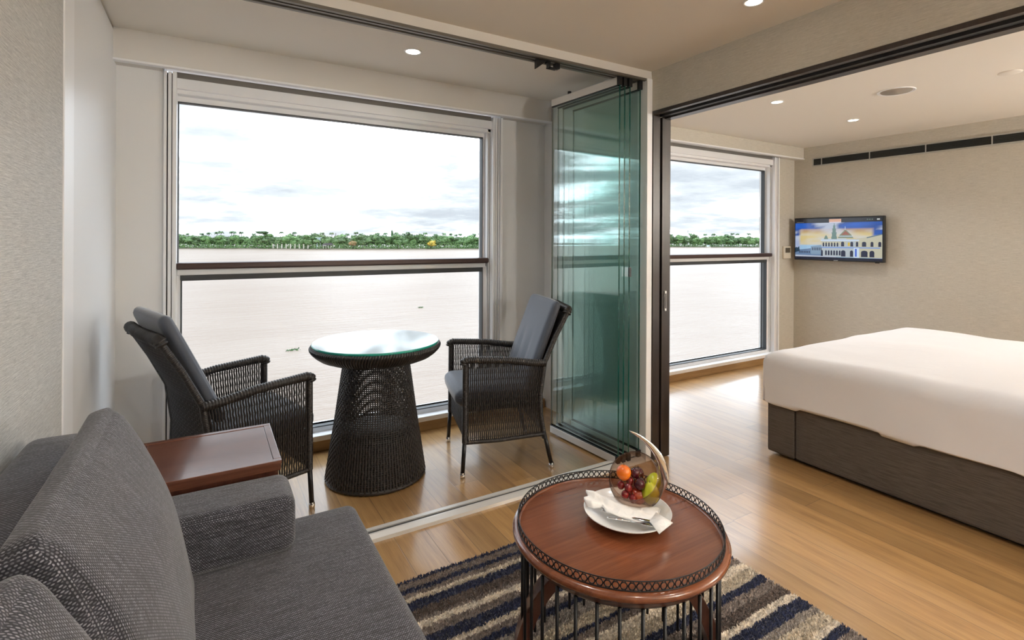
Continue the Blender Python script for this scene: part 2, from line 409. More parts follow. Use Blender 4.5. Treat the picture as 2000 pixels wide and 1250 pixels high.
# ------------------------------------------------------------------ room shell
XL, XP, XP2, XR = -.41, 2.25, 2.394, 5.62
YW = 3.32           # window wall, room side
YB = -2.6           # wall behind the camera
ZC, ZCB = 2.292, 2.352
WO = 3.43           # second window's offset along x
struct('floor', MB().box(-.6, XR+.15, YB-.1, YW+.1, -.12, 0), 'floor')
struct('ceiling', MB().box(-.6, XP, YB-.1, 2.19, ZC, ZC+.25), 'ceiling_lounge')
struct('ceiling_balcony', MB().box(-.6, XP, 2.27, YW+.2, ZCB, ZCB+.15), 'ceiling')
struct('ceiling_bedroom', MB().box(XP2, XR+.15, YB-.1, YW+.2, 2.312, 2.45), 'ceiling')
struct('wall_left', MB().box(XL-.15, XL, YB-.1, 2.195, 0, 2.6), 'wallpaper')
mb = MB().mat('white_paint').box(XL-.15, XL, 2.34, YW+.2, 0, ZCB-.012)
mb.mat('win_gap').box(XL-.15, XL-.006, 2.34, YW+.2, ZCB-.012, ZCB)
struct('wall_left_balcony', mb)
struct('trim_1', MB().box(XL-.12, XL+.004, 2.197, 2.338, 0, 2.35), 'win_white', bevel=.003)
# window wall as one piece with two openings
def rect_wall(x0, x1, openings, z0, z1, y0, y1, mb=None):
    mb = mb or MB(); x = x0
    for a, b_, c, d in openings:
        mb.box(x, a, y0, y1, z0, z1); mb.box(a, b_, y0, y1, z0, c); mb.box(a, b_, y0, y1, d, z1); x = b_
    return mb.box(x, x1, y0, y1, z0, z1)
struct('wall_window', rect_wall(-.6, XP+.02, [(-.205, 1.862, .062, 2.25)], -.1, 2.6, YW, YW+.2), 'white_paint')
struct('wall_bedroom_window', rect_wall(XP+.02, XR+.15, [(-.205+WO, 1.862+WO, .062, 2.25)], -.1, 2.6, YW, YW+.2), 'wallpaper_warm')
struct('wall_right', MB().box(XR, XR+.15, YB-.1, YW, 0, 2.6), 'wallpaper_warm')
struct('wall_back', MB().box(-.6, XR+.15, YB-.15, YB, 0, 2.6), 'wallpaper_warm')
struct('wall_partition', MB().box(XP+.01, XP2-.004, 2.25, YW, 0, 2.45), 'white_paint')
# opening between lounge and bedroom: header, rails, jambs
struct('wall_header', MB().box(XP, XP2, YB, 2.25, 2.052, 2.45), 'wallpaper_warm')
struct('wall_partition_back', MB().box(XP, XP2, YB, -1.1, 0, 2.052), 'wallpaper_warm')
mb = MB().mat('dark_door').box(XP-.004, XP+.022, -1.1, 2.176, 2.036, 2.056)
mb.mat('alu').box(XP+.022, XP+.055, -1.1, 2.176, 2.045, 2.053)
mb.mat('black').box(XP+.055, XP+.095, -1.1, 2.176, 2.03, 2.053)
mb.mat('dark_door').box(XP+.095, XP2+.004, -1.1, 2.176, 2.022, 2.055)
struct('trim_2', mb)
struct('trim_3', MB().box(2.252, 2.310, 2.176, 2.252, 0, 2.036).box(2.325, 2.398, 2.205, 2.252, 0, 2.036), 'dark_door', bevel=.002)
dd = struct('door_1', MB().box(2.326, 2.396, 2.174, 2.204, .004, 2.030), 'dark_door', bevel=.002)
mb = MB().mat('alu').box(2.347, 2.362, 2.169, 2.1745, .875, .995)
mb.mat('win_gap').box(2.350, 2.359, 2.1675, 2.1695, .89, .98)
mb.build('recessed_pull', None, dd, bevel=.0015)
# beam over the balcony opening with the glass panels' track
struct('beam', MB().box(XL, XP, 2.19, 2.27, 2.268, 2.45), 'fascia')
mb = MB().mat('fascia').box(XL, XP, 2.188, 2.272, 2.246, 2.270)
mb.mat('win_gap').box(XL, XP, 2.205, 2.222, 2.238, 2.246).box(XL, XP, 2.238, 2.255, 2.238, 2.246)
mb.mat('track').box(XL, XP, 2.188, 2.205, 2.232, 2.246).box(XL, XP, 2.222, 2.238, 2.234, 2.246).box(XL, XP, 2.255, 2.272, 2.232, 2.246)
struct('trim_4', mb)
struct('trim_5', MB().box(2.208, 2.2495, 2.180, 2.262, 0, 2.246), 'win_white', bevel=.003)
mb = MB().mat('alu_white').prism([(2.181, 0), (2.186, .014), (2.215, .022), (2.224, .022), (2.224, 0)], 0, XL, 2.205)
mb.mat('win_gap').box(XL, 2.205, 2.224, 2.244, 0, .016)
mb.mat('alu_white').box(XL, 2.205, 2.244, 2.268, 0, .022)
struct('trim_6', mb)
# fascias (blind boxes) over the windows
for nm, x0, x1, zt, m in (('trim_7', XL, XP, ZCB, 'fascia'), ('trim_8', XP2, XR, 2.312, 'wallpaper_warm')):
    mb = MB().mat(m).box(x0, x1, 3.215, 3.235, 2.196, zt)
    mb.mat('win_white').box(x0, x1, 3.205, 3.245, 2.186, 2.196)
    if nm == 'trim_7': mb.mat('fascia').box(x0, -.21, 3.245, YW, 2.19, 2.25).box(1.865, x1, 3.245, YW, 2.19, 2.25)
    else: mb.mat('fascia').box(x0, -.21+WO, 3.245, YW, 2.19, 2.25).box(1.865+WO, x1, 3.245, YW, 2.19, 2.25)
    struct(nm, mb)
# oak skirting below the windows
struct('baseboard_left', MB().box(XL, XP, 3.285, 3.325, 0, .066), 'oak_base', bevel=.003)
struct('baseboard_right', MB().box(XP2, XR, 3.285, 3.325, 0, .066), 'oak_base', bevel=.003)
struct('baseboard_bedroom', MB().box(XR-.012, XR, YB, 3.285, 0, .066), 'oak_base', bevel=.003)

def window(name, dx):
    mb = MB().mat('win_white')
    # blind channels at both sides, with grooves
    for xs in ((-.205, -.192, 3.296), (-.186, -.170, 3.300), (-.166, -.147, 3.292), (1.788, 1.806, 3.292), (1.812, 1.829, 3.300), (1.835, 1.845, 3.300), (1.849, 1.867, 3.288)):
        mb.box(xs[0]+dx, xs[1]+dx, xs[2], 3.40, .065, 2.19)
    mb.mat('win_gap').box(-.20+dx, -.15+dx, 3.33, 3.40, .065, 2.19).box(1.79+dx, 1.86+dx, 3.33, 3.40, .065, 2.19)
    # casing: head, jambs, sill
    mb.mat('win_white').box(-.165+dx, 1.79+dx, 3.315, 3.45, 2.108, 2.165).box(-.165+dx, 1.79+dx, 3.335, 3.45, 2.085, 2.108)
    mb.box(-.165+dx, -.146+dx, 3.32, 3.45, .09, 2.165)
    mb.box(1.765+dx, 1.79+dx, 3.335, 3.45, .09, 2.165)
    mb.mat('win_gap').box(1.767+dx, 1.771+dx, 3.3335, 3.34, .10, 2.08).box(1.779+dx, 1.784+dx, 3.3335, 3.34, .10, 2.08).mat('win_white')
    mb.box(-.205+dx, 1.862+dx, 3.278, 3.45, .066, .098)
    mb.mat('gap_grey').box(-.165+dx, 1.79+dx, 3.33, 3.45, 2.165, 2.20)
    w = struct(name, mb, bevel=.0015, seg=1)
    mb = MB().mat('win_white').frame(-.178+dx, 1.784+dx, .098, 2.088, .036, 3.392, 3.44)
    mb.mat('win_gap').frame(-.146+dx, 1.752+dx, .128, 2.054, .006, 3.385, 3.425)
    mb.build('window_frame', None, w)
    mb = MB().mat('win_white').frame(-.160+dx, 1.768+dx, .098, 1.100, .034, 3.352, 3.392)
    mb.mat('win_gap').frame(-.128+dx, 1.736+dx, .128, 1.068, .006, 3.348, 3.388)
    mb.mat('win_gap').box(-.13+dx, 1.735+dx, 3.346, 3.392, 1.066, 1.0945)
    mb.build('lower_sash', None, w)
    MB().box(-.145+dx, 1.752+dx, 3.335, 3.44, 1.094, 1.126).build('transom', 'win_white', w, bevel=.003)
    MB().box(-.148+dx, 1.763+dx, 3.30, 3.40, 1.126, 1.163).build('rail_cap', 'rail_brown', w, bevel=.009)
    MB().box(-.146+dx, 1.752+dx, 3.404, 3.410, 1.12, 2.054).box(-.13+dx, 1.736+dx, 3.366, 3.372, .128, 1.08).build('window_pane', 'pane', w)
    return w
window('window_1', 0); window('window_2', WO)

# ------------------------------------------------------------------ river and far bank
def m_water():
    m = mat('muddy_river_water', (.30, .25, .21), .4, spec=.3); t, b = BS(m)
    v = coords(t)
    def nz(sx, sy, sc, det=4, dist=0):
        return noise_(t, coords(t, scale=(sx, sy, 1)), sc, det, .6, dist)
    a = nz(.35, 1.1, .9, 5, .3); c = nz(.5, 1.5, 4.0, 4)
    h = math_(t, 'ADD', math_(t, 'MULTIPLY', a, 1.0), math_(t, 'MULTIPLY', c, .30))
    bump(t, b, h, .45, .5)
    big = nz(.03, .07, 1.0, 4)
    L(t, ramp(t, big, [(.35, (.250, .188, .144)), (.65, (.290, .230, .185))]), b.inputs['Base Color'])
    return m
M['water'] = m_water()
ZW = -5.7
struct('river_water', MB().add([(-600, 3.9, ZW), (1100, 3.9, ZW), (1100, 420, ZW), (-600, 420, ZW)], [(0, 1, 2, 3)]), 'water')
o = bpy.data.objects['river_water']; o['kind'] = 'structure'
M['bank'] = m_wicker('riverbank_earth', (.17, .13, .10), (.08, .10, .05))
SH = [(-600, 560), (-60, 405), (-15, 382), (21, 367), (52, 346), (82, 331), (120, 322), (163, 319), (230, 335), (300, 345), (381, 345), (420, 326), (460, 308), (560, 290), (1100, 250)]
def shore(x):
    for (a, ya), (b_, yb) in zip(SH, SH[1:]):
        if a <= x <= b_: return ya+(yb-ya)*(x-a)/(b_-a)
    return 300
xs = [(-600+i*10) for i in range(171)]
V = []; Fc = []
for x in xs:
    y = shore(x)
    V += [(x, y-1.5, ZW-.5), (x, y-.4, ZW+.55+.2*sin(x)), (x, y+4, ZW+.8), (x, y+300, ZW+1.0)]
for i in range(len(xs)-1):
    for k in range(3): Fc.append((i*4+k, (i+1)*4+k, (i+1)*4+k+1, i*4+k+1))
struct('riverbank', MB().add(V, Fc), 'bank')

random.seed(5)
def m_leaf(name, c1, c2):
    m = mat(name, c1, .6); t, b = BS(m)
    oi = N(t, 'ShaderNodeObjectInfo')
    n = noise_(t, coords(t), .9, 3)
    c = ramp(t, n, [(.35, c2), (.65, c1)])
    hs = N(t, 'ShaderNodeHueSaturation'); L(t, c, hs.inputs['Color'])
    L(t, math_(t, 'ADD', math_(t, 'MULTIPLY', oi.outputs['Random'], .8), .65), hs.inputs['Value'])
    L(t, hs.outputs[0], b.inputs['Base Color']); return m
M['leaf'] = m_leaf('broadleaf_foliage', (.13, .24, .075), (.045, .10, .032))
M['leaf_palm'] = m_leaf('palm_foliage', (.10, .19, .07), (.04, .09, .04))
M['leaf_yellow'] = m_leaf('yellow_blossom', (.62, .42, .06), (.30, .30, .06))
M['leaf_orange'] = m_leaf('rusty_foliage', (.36, .22, .11), (.20, .18, .08))
M['bark'] = mat('grey_bark', (.10, .08, .065), .8)
def leaf_quads(mb, c, rad, n, size, rnd):
    for _ in range(n):
        d = Vector((rnd.gauss(0, 1), rnd.gauss(0, 1), rnd.gauss(0, 1))).normalized()
        p = Vector(c)+Vector((d.x*rad[0], d.y*rad[1], d.z*rad[2]))*rnd.uniform(.72, 1.05)
        a = Vector((rnd.gauss(0, 1), rnd.gauss(0, 1), rnd.gauss(0, 1))).normalized(); b_ = a.cross(d+Vector((.01, 0, 0))).normalized()
        s = size*rnd.uniform(.6, 1.4); a = a*s; b_ = b_*s
        mb.add([p-a, p+b_*.6, p+a, p-b_*.6], [(0, 1, 2, 3)])
def tree_parts(seed, h, w, lm='leaf', flat=False):
    rnd = random.Random(seed); cr = MB()
    k = 6 if not flat else 5
    z0 = .22*h if not flat else .78*h
    for i in range(k+3):
        a = rnd.uniform(0, 2*pi); rr_ = rnd.uniform(0, .30)*w
        cz = rnd.uniform(z0+.12*h, h*.82) if not flat else h*.9
        rad = (w*.27*rnd.uniform(.8, 1.2), w*.27*rnd.uniform(.8, 1.2), (h*.19 if not flat else h*.09)*rnd.uniform(.8, 1.2))
        c = (cos(a)*rr_*(1.5 if flat else 1), sin(a)*rr_, cz)
        # solid heart so the sky does not show straight through, roughened
        nu, nv = 8, 6; vs = []; fs = []
        for v in range(nv+1):
            for u in range(nu):
                th = pi*v/nv; ph = 2*pi*u/nu; q = rnd.uniform(.62, .92)
                vs.append((c[0]+rad[0]*q*sin(th)*cos(ph), c[1]+rad[1]*q*sin(th)*sin(ph), c[2]+rad[2]*q*cos(th)))
        for v in range(nv):
            for u in range(nu): fs.append((v*nu+u, v*nu+(u+1) % nu, (v+1)*nu+(u+1) % nu, (v+1)*nu+u))
        cr.add(vs, fs)
        leaf_quads(cr, c, rad, 55, .42, rnd)
    tk = MB().tube([(0, 0, -.3), (.1, 0, h*.35), (.0, .1, h*.8)], [.28, .2, .1], 6)
    return cr, tk
def palm_parts(seed, h):
    rnd = random.Random(seed); cr = MB(); lx = rnd.uniform(-.6, .6)
    top = Vector((lx, 0, h))
    for i in range(15):
        a = 2*pi*i/15+rnd.uniform(-.2, .2); ln = rnd.uniform(1.7, 2.3); e0 = rnd.uniform(.1, 1.1)
        pts = []
        for k in range(6):
            t_ = k/5; r_ = ln*t_; z = ln*(e0*t_-1.15*t_*t_*(.6+.4*e0))
            pts.append(top+Vector((cos(a)*r_*(1-.2*t_), sin(a)*r_*(1-.2*t_), z)))
        sd = Vector((-sin(a), cos(a), 0))
        vs = []; ws = (.1, .42, .5, .42, .25, .03)
        for p, w in zip(pts, ws): vs += [p+sd*w-Vector((0, 0, w*.6)), p, p-sd*w-Vector((0, 0, w*.6))]
        fs = []
        for k in range(5):
            for j in range(2): fs.append((k*3+j, k*3+j+1, k*3+3+j+1, k*3+3+j))
        cr.add(vs, fs)
    tk = MB().tube([(0, 0, -.3), (lx*.25, 0, h*.45), (lx, 0, h)], [.2, .15, .11], 6)
    return cr, tk
def make_tree(name, label, cat, group, parts, lm, trunk='bark'):
    t_ = thing(name, label, cat, group=group)
    parts[0].build('crown', lm, t_); parts[1].build('trunk', trunk, t_); return t_
P_BL = [make_tree('broadleaf_tree', 'bushy green broadleaf tree in the belt of trees on the far riverbank', 'tree', 'broadleaf trees along the far riverbank', tree_parts(s, 7.2, 8.5), 'leaf') for s in (1, 2, 3, 4)]
P_PM = [make_tree('palm_tree', 'coconut palm with its dark tuft rising above the far riverbank belt', 'palm', 'coconut palms along the far riverbank', palm_parts(s, 8.6), 'leaf_palm') for s in (1, 2)]
used = set()
def place(proto, x, y, sc, rz, label=None, sz=None):
    o = proto if id(proto) not in used else copy_tree(proto); used.add(id(proto))
    o.location = (x, y, ZW+.9); o.rotation_euler = (0, 0, rz); o.scale = (sc, sc, sz or sc)
    if label: o['label'] = label; del o['group']
    return o
rnd = random.Random(11)
def fill(x0, x1, step, kscale):
    x = x0; i = 0
    while x < x1:
        for rowk, dy in ((0, 4), (1, 10)):
            px = x+rnd.uniform(-1.5, 1.5)+(2 if rowk else 0)
            place(rnd.choice(P_BL), px, shore(px)+dy+rnd.uniform(-1, 2), kscale*rnd.uniform(1.0, 1.25)*(1.12 if rowk else 1), rnd.uniform(0, 6))
        if rnd.random() < .8:
            px = x+rnd.uniform(-2, 2); place(rnd.choice(P_PM), px, shore(px)+rnd.uniform(5, 16), kscale*rnd.uniform(1.0, 1.18), rnd.uniform(0, 6))
        x += step*rnd.uniform(.8, 1.2)
fill(-24, 172, 4.4, 1.0); fill(372, 470, 6.2, 1.25)
t_ = make_tree('umbrella_tree', 'tall tree with a flat umbrella crown above the far bank', 'tree', None, tree_parts(21, 10.8, 8, flat=True), 'leaf_palm')
t_.location = (30.5, shore(30.5)+8, ZW+.9)
t_ = make_tree('flowering_tree', 'yellow flowering tree in the far riverbank belt', 'tree', None, tree_parts(22, 5.6, 7), 'leaf_yellow')
t_.location = (127.5, shore(127)-.2, ZW+.9)
t_ = make_tree('rusty_tree', 'rusty orange tree low on the far riverbank', 'tree', None, tree_parts(23, 4.6, 5), 'leaf_orange')
t_.location = (79, shore(79)-.5, ZW+.9)
t_ = make_tree('conifer_tree', 'lone dark pointed tree standing above the far riverbank palms', 'tree', None, (tree_parts(24, 12, 3.2)[0], tree_parts(24, 12, 3)[1]), 'leaf_palm')
t_.location = (105.5, shore(105)+9, ZW+.9)
# undergrowth nobody could count
mb = MB(); rnd = random.Random(4)
for x0, x1, n in ((-26, 176, 5200), (370, 474, 2400)):
    for _ in range(n):
        x = rnd.uniform(x0, x1); y = shore(x)+rnd.uniform(-.5, 2.5); z = ZW+.3+abs(rnd.gauss(0, 1.7))
        a = Vector((rnd.gauss(0, 1), rnd.gauss(0, .5), rnd.gauss(0, 1))).normalized()*.55; b_ = Vector((rnd.gauss(0, 1), 0, rnd.gauss(0, 1))).normalized()*.4
        p = Vector((x, y, z)); mb.add([p-a, p+b_, p+a, p-b_], [(0, 1, 2, 3)])
tag(mb.build('riverside_undergrowth', 'leaf'), 'low green scrub growing along the foot of the far riverbank', 'undergrowth', kind='stuff')
# the belt of trees going on along the bank, beyond what the two windows show
mb = MB(); rnd = random.Random(9); src = [tree_parts(s, 8.2, 9)[0] for s in (31, 32, 33)]
for x0, x1, st in ((-210, -27, 5), (178, 368, 6), (476, 680, 8)):
    x = x0
    while x < x1:
        q = rnd.choice(src); k = rnd.uniform(.95, 1.3)*(1.2 if x > 300 else 1); y = shore(x)+rnd.uniform(2, 8)
        mb.add([(p[0]*k+x, p[1]*k+y, p[2]*k*.9+ZW-.6) for p in q.v], q.f); x += st*rnd.uniform(.7, 1.1)
tag(mb.build('tree_belt', 'leaf'), 'green belt of trees running on along the far riverbank past the windows', 'trees', kind='stuff')
# pale posts, a thatched pavilion and a lookout tower on the bank
M['post'] = mat('whitewashed_post', (.55, .53, .45), .7); M['roof_d'] = mat('dark_roof', (.09, .085, .09), .8); M['tower'] = mat('pale_blue_paint', (.55, .68, .72), .6)
px0 = None
for i in range(9):
    x = 35.5+i*2.35
    if px0 is None:
        px0 = MB().box(-.28, .28, -.28, .28, -.2, 2.5).box(-.36, .36, -.36, .36, 2.5, 2.7).build('mooring_post', 'post'); o = px0
        tag(px0, 'pale post in the row on the far bank before the pavilion', 'post', 'row of pale posts on the far bank')
    else: o = px0.copy(); C.objects.link(o)
    o.location = (x, shore(x)-.8, ZW+.6)
t_ = thing('pavilion', 'low open pavilion with dark roof on the far riverbank', 'building', (65.5, shore(65.5)+0, ZW+.7))
MB().prism([(-3.6, 2.0), (3.6, 2.0), (2.0, 3.3), (-2.0, 3.3)], 1, -1.5, 1.5).build('roof', 'roof_d', t_)
mb = MB()
for q in (-3, -1.5, 0, 1.5, 3): mb.box(q-.12, q+.12, -1.2, -1.0, -.2, 2.0)
mb.build('wall', 'post', t_)
t_ = thing('lookout_tower', 'pale blue lookout tower with a flat top above the far trees', 'tower', (60.5, shore(60.5)+1.5, ZW+.7))
mb = MB()
for a in (-1, 1):
    for q in (-1, 1): mb.obox((a*1.2, q, -.2), (a*.7, q*.7, 6.3), .25, .25)
for z in (1.6, 3.2, 4.8): mb.box(-1.1, 1.1, -.95, -.8, z, z+.2).box(-1.1, 1.1, .8, .95, z, z+.2)
mb.build('frame', 'tower', t_); MB().box(-1.9, 1.9, -1.4, 1.4, 6.5, 6.8).box(-1, 1, -.8, .8, 5.2, 6.3).build('platform', 'tower', t_)
for (x, h, lab) in ((405, 15.5, 'thin radio mast above the far trees, tallest one seen in bedroom window'), (72, 9.6, 'thin dark pole above the far trees left of the palms')):
    o = MB().tube([(0, 0, -.3), (0, 0, h)], .13 if h > 12 else .22, 6).build('radio_mast', 'roof_d'); o.location = (x, shore(x)+12, ZW+.9)
    tag(o, lab, 'mast')
t_ = thing('river_boat', 'small pale boat moored by the far bank seen in the bedroom window', 'boat', (411, shore(411)-4, ZW), .2)
MB().prism([(-3.2, 0), (3.0, 0), (3.9, .9), (-3.6, .8)], 1, -.9, .9).build('hull', 'post', t_); MB().box(-1.2, 1.6, -.7, .7, .8, 2.2).build('cabin', 'tower', t_)
for (u, d, lab) in (((4.55, 34.5), 1.0, 'clump of floating weed on the water, nearest the left chair'), ((18.6, 49.5), .6, 'small dark driftwood on the water under the window rail')):
    mb = MB(); rnd = random.Random(int(d*10))
    for _ in range(40): leaf_quads(mb, (rnd.uniform(-.35, .35)*d, rnd.uniform(-.2, .2), .04), (.1, .1, .06), 2, .05, rnd)
    o = mb.build('floating_weed', 'leaf_palm'); o.location = (*u, ZW); tag(o, lab, 'floating weed')

#==OBJECTS==
# ------------------------------------------------------------------ ceiling fixtures
def downlight(loc, r, label, group='recessed ceiling downlights', energy=14, cone=125):
    t_ = thing('downlight', label, 'ceiling light', loc, 0, group)
    MB().lathe([(r*.80, .004), (r*.82, -.003), (r*1.0, -.004), (r*1.04, -.001), (r*1.04, .002)], seg=32).build('trim_ring', 'win_white', t_)
    MB().lathe([(0, -.0015), (r*.82, -.0015)], seg=32).build('lamp_lens', 'led', t_)
    if energy:
        l = lamp('downlight_lamp', 'SPOT', (0, 0, -.02), energy, spot_size=R(cone), spot_blend=1, shadow_soft_size=r*.8)
        l.parent = t_
    return t_
E_D = 13
downlight((.987, 2.768, ZCB), .048, 'lit downlight in the balcony ceiling above the window', energy=E_D)
downlight((1.949, 1.327, ZC), .040, 'lit downlight in the lounge ceiling cut by the photo top edge', energy=E_D, cone=76)
downlight((3.576, 2.244, 2.312), .044, 'lit bedroom downlight nearest the dark sliding door', energy=E_D)
downlight((4.653, 2.249, 2.312), .044, 'lit bedroom downlight nearest the television wall', energy=E_D)
for i, (x, y, z) in enumerate(((.55, 1.327, ZC), (.55, -.2, ZC), (1.6, -.2, ZC), (.55, -1.7, ZC), (1.6, -1.7, ZC), (3.5, .2, 2.312), (4.7, .2, 2.312), (3.5, -1.4, 2.312), (4.7, -1.4, 2.312))):  # unseen downlights, added to raise the interior light
    downlight((x, y, z), .044, 'added fill downlight in the unseen part of the ceiling', energy=E_D)
t_ = thing('ceiling_speaker', 'round beige ceiling speaker grille in the bedroom ceiling', 'ceiling speaker', (4.0, 1.664, 2.312))
MB().lathe([(.088, 0), (.098, -.004), (.104, -.006), (.108, -.002), (.108, .001)], seg=48).build('rim', 'win_white', t_)
MB().lathe([(0, -.006), (.086, -.005), (.090, 0)], seg=48).build('grille', 'grille', t_)
o = MB().lathe([(0, -.006), (.045, -.006), (.055, -.003), (.056, .001)], seg=40).build('sprinkler_cover', 'ceiling')
o.location = (4.126, 1.126, 2.312); tag(o, 'small round cover plate in bedroom ceiling right of the speaker', 'sprinkler cover')

# ------------------------------------------------------------------ unseen lamps added to brighten the rooms
M['shade'] = mat('cream_fill_lamp_shade', (.9, .82, .68), .8, Emission_Color=(1, .86, .68, 1), Emission_Strength=1.2)
for nm, lab, x, y, e in (('fill_lamp_lounge', 'added fill lamp with cream shade at the unseen back of the lounge', 1.75, -2.1, 50), ('fill_lamp_bedroom', 'added fill lamp with cream shade by the unseen head of the bed', 5.25, -1.6, 110)):
    t_ = thing(nm, lab, 'fill lamp', (x, y, 0))
    MB().lathe([(0, 0), (.14, 0), (.14, .02), (.02, .03), (.012, .05), (.012, 1.35), (0, 1.35)], seg=24).build('base', 'black_metal', t_)
    MB().lathe([(.17, 1.32), (.14, 1.62)], seg=32).build('fill_lamp_shade', 'shade', t_)
    l = lamp(nm+'_bulb', 'POINT', (0, 0, 1.68), e, color=(1, .97, .93), shadow_soft_size=.12); l.parent = t_

# ------------------------------------------------------------------ air vent, television, thermostat
M['vent_dark'] = mat('dark_vent_slats', (.05, .055, .055), .5); M['vent_frame'] = mat('grey_vent_frame', (.42, .42, .40), .5)
t_ = thing('air_vent', 'long dark linear air vent high on the beige bedroom wall', 'air vent', (XR, 0, 0))
y1 = 3.118; y0 = -1.0
MB().box(-.012, 0, y0, y1, 2.176, 2.187).box(-.012, 0, y0, y1, 2.098, 2.109).box(-.012, 0, y1-.014, y1, 2.109, 2.176).build('frame', 'vent_frame', t_)
MB().box(-.003, 0, y0, y1-.014, 2.109, 2.176).build('backing', 'black', t_)
for k in range(8):
    z = 2.1125+k*.008
    MB().obox((-.008, y0, z), (-.008, y1-.014, z), .008, .0022, up=(.5, 0, 1)).build('slat', 'vent_dark', t_)
for yb in (3.02, 2.56, 2.10, 1.64, 1.18, .72):
    MB().box(-.0135, -.001, yb-.004, yb+.004, 2.109, 2.176).build('divider', 'vent_frame', t_)

t_ = thing('television', 'black wall mounted flat television showing a palace under blue sky', 'television', (5.52, 2.825, 1.09))
hw, hh = .432, .452
MB().box(0, .045, -hw, hw, 0, hh).build('housing', 'black', t_, bevel=.006)
mb = MB().box(.045, .10, -.11, .11, .12, .34); mb.build('wall_bracket', 'black_metal', t_)
vm = bpy.data.materials.new('screen_picture'); vm.use_nodes = True; b = vm.node_tree.nodes['Principled BSDF']
at_ = N(vm.node_tree, 'ShaderNodeVertexColor'); at_.layer_name = 'Col'
L(vm.node_tree, at_.outputs[0], b.inputs['Emission Color']); b.inputs['Emission Strength'].default_value = .42
b.inputs['Base Color'].default_value = (.01, .01, .01, 1); b.inputs['Roughness'].default_value = .15
SV, SF, SCc = [], [], []
def poly(pts, col, lay=1):
    """screen picture polygon, u left to right as seen, v up, both 0..1; col one colour or one per corner"""
    n = len(SV)
    for (u, v) in pts: SV.append((-.0012-lay*.0001, .420-u*.840, .014+v*.424))
    SF.append(tuple(range(n, n+len(pts))))
    cs = col if isinstance(col[0], (tuple, list)) else [col]*len(pts)
    SCc.extend(cs)
def rct(u0, v0, u1, v1, col, lay=1): poly([(u0, v0), (u1, v0), (u1, v1), (u0, v1)], col, lay)
G = 26
def sk(u, v):
    n = noise.noise(Vector((u*3.2, v*6, 1.3)))+.5*noise.noise(Vector((u*8, v*14, 4)))
    blue = Vector((.01, .10, .50)); dk = Vector((.02, .05, .17)); ye = Vector((.62, .50, .22)); wh = Vector((.55, .60, .70)); rd = Vector((.34, .17, .10))
    c = blue.lerp(dk, max(0, min(1, .5+n)))
    if v > .62: c = c.lerp(wh, max(0, min(.8, (n-.1)*2.2)))
    inside = .07 < u < .91 and v < .74
    if inside:
        c = ye.lerp(rd, max(0, min(1, (v-.62)/.12))).lerp(wh, max(0, min(.7, .3+n)))
        if v < .35: c = Vector((.30, .50, .70))
    elif v < .6: c = wh.lerp(Vector((.10, .20, .50)), .45+.4*n)
    return tuple(c)+(1,)
for i in range(G):
    for j in range(G):
        u0, u1, v0, v1 = i/G, (i+1)/G, .04+j/G*.86, .04+(j+1)/G*.86
        poly([(u0, v0), (u1, v0), (u1, v1), (u0, v1)], [sk(u0, v0), sk(u1, v0), sk(u1, v1), sk(u0, v1)], 0)
rct(0, .90, 1, 1, (.008, .008, .012, 1), 1); rct(.42, .90, .56, .985, (.65, .36, .24, 1), 2); rct(.42, .90, .56, .915, (.7, .62, .7, 1), 3)
rct(.02, .915, .11, .925, (.2, .2, .22, 1), 2)
for q in (.84, .865, .89): rct(q, .945, q+.014, .965, (.12, .18, .14, 1), 2)
rct(.945, .94, .975, .968, (.6, .62, .6, 1), 2)
rct(0, 0, 1, .06, (.008, .012, .03, 1), 1)
cream = (.42, .47, .50, 1); crm2 = (.50, .48, .36, 1); sh = (.12, .20, .34, 1); dkw = (.015, .02, .05, 1); trimc = (.55, .66, .80, 1)
poly([(0, .07), (.34, .07), (.34, .34), (.20, .31), (.20, .27), (.08, .24), (0, .22)], sh, 2)
poly([(.2, .12), (.34, .12), (.34, .36), (.2, .32)], (.20, .30, .42, 1), 3)
for q in range(6): rct(.215+q*.021, .22, .225+q*.021, .29, dkw, 4)
for q in range(7): rct(.05+q*.021, .15, .06+q*.021, .20, dkw, 4)
rct(.33, .07, .75, .50, cream, 4); rct(.33, .36, .62, .44, crm2, 5)
poly([(.72, .07), (1, .07), (1, .60), (.76, .52), (.72, .50)], crm2, 4)
rct(.32, .455, .76, .485, trimc, 6); rct(.33, .50, .62, .512, trimc, 6); rct(.33, .285, .98, .31, (.18, .30, .62, 1), 6)
def arch(u, v0, w, h, col=dkw, lay=7):
    poly([(u, v0), (u+w, v0), (u+w, v0+h*.75)] + [(u+w/2+w/2*cos(a), v0+h*.75+h*.25*sin(a)) for a in (pi*.25, pi*.5, pi*.75)] + [(u, v0+h*.75)], col, lay)
for q in range(6): arch(.345+q*.033, .32, .018, .10)
for q in range(6): arch(.375+q*.032, .11, .020, .12)
for u, w in ((.56, .035), (.665, .03), (.725, .025), (.79, .045), (.88, .03), (.96, .03)): arch(u, .325, w, .115)
for u, w in ((.325, .022), (.56, .05), (.66, .035), (.78, .07), (.87, .05)): arch(u, .085, w, .15)
rct(.715, .09, .735, .27, (.05, .12, .55, 1), 8); rct(.70, .06, .76, .30, trimc, 6)
rct(.635, .34, .66, .42, (.60, .42, .04, 1), 7)
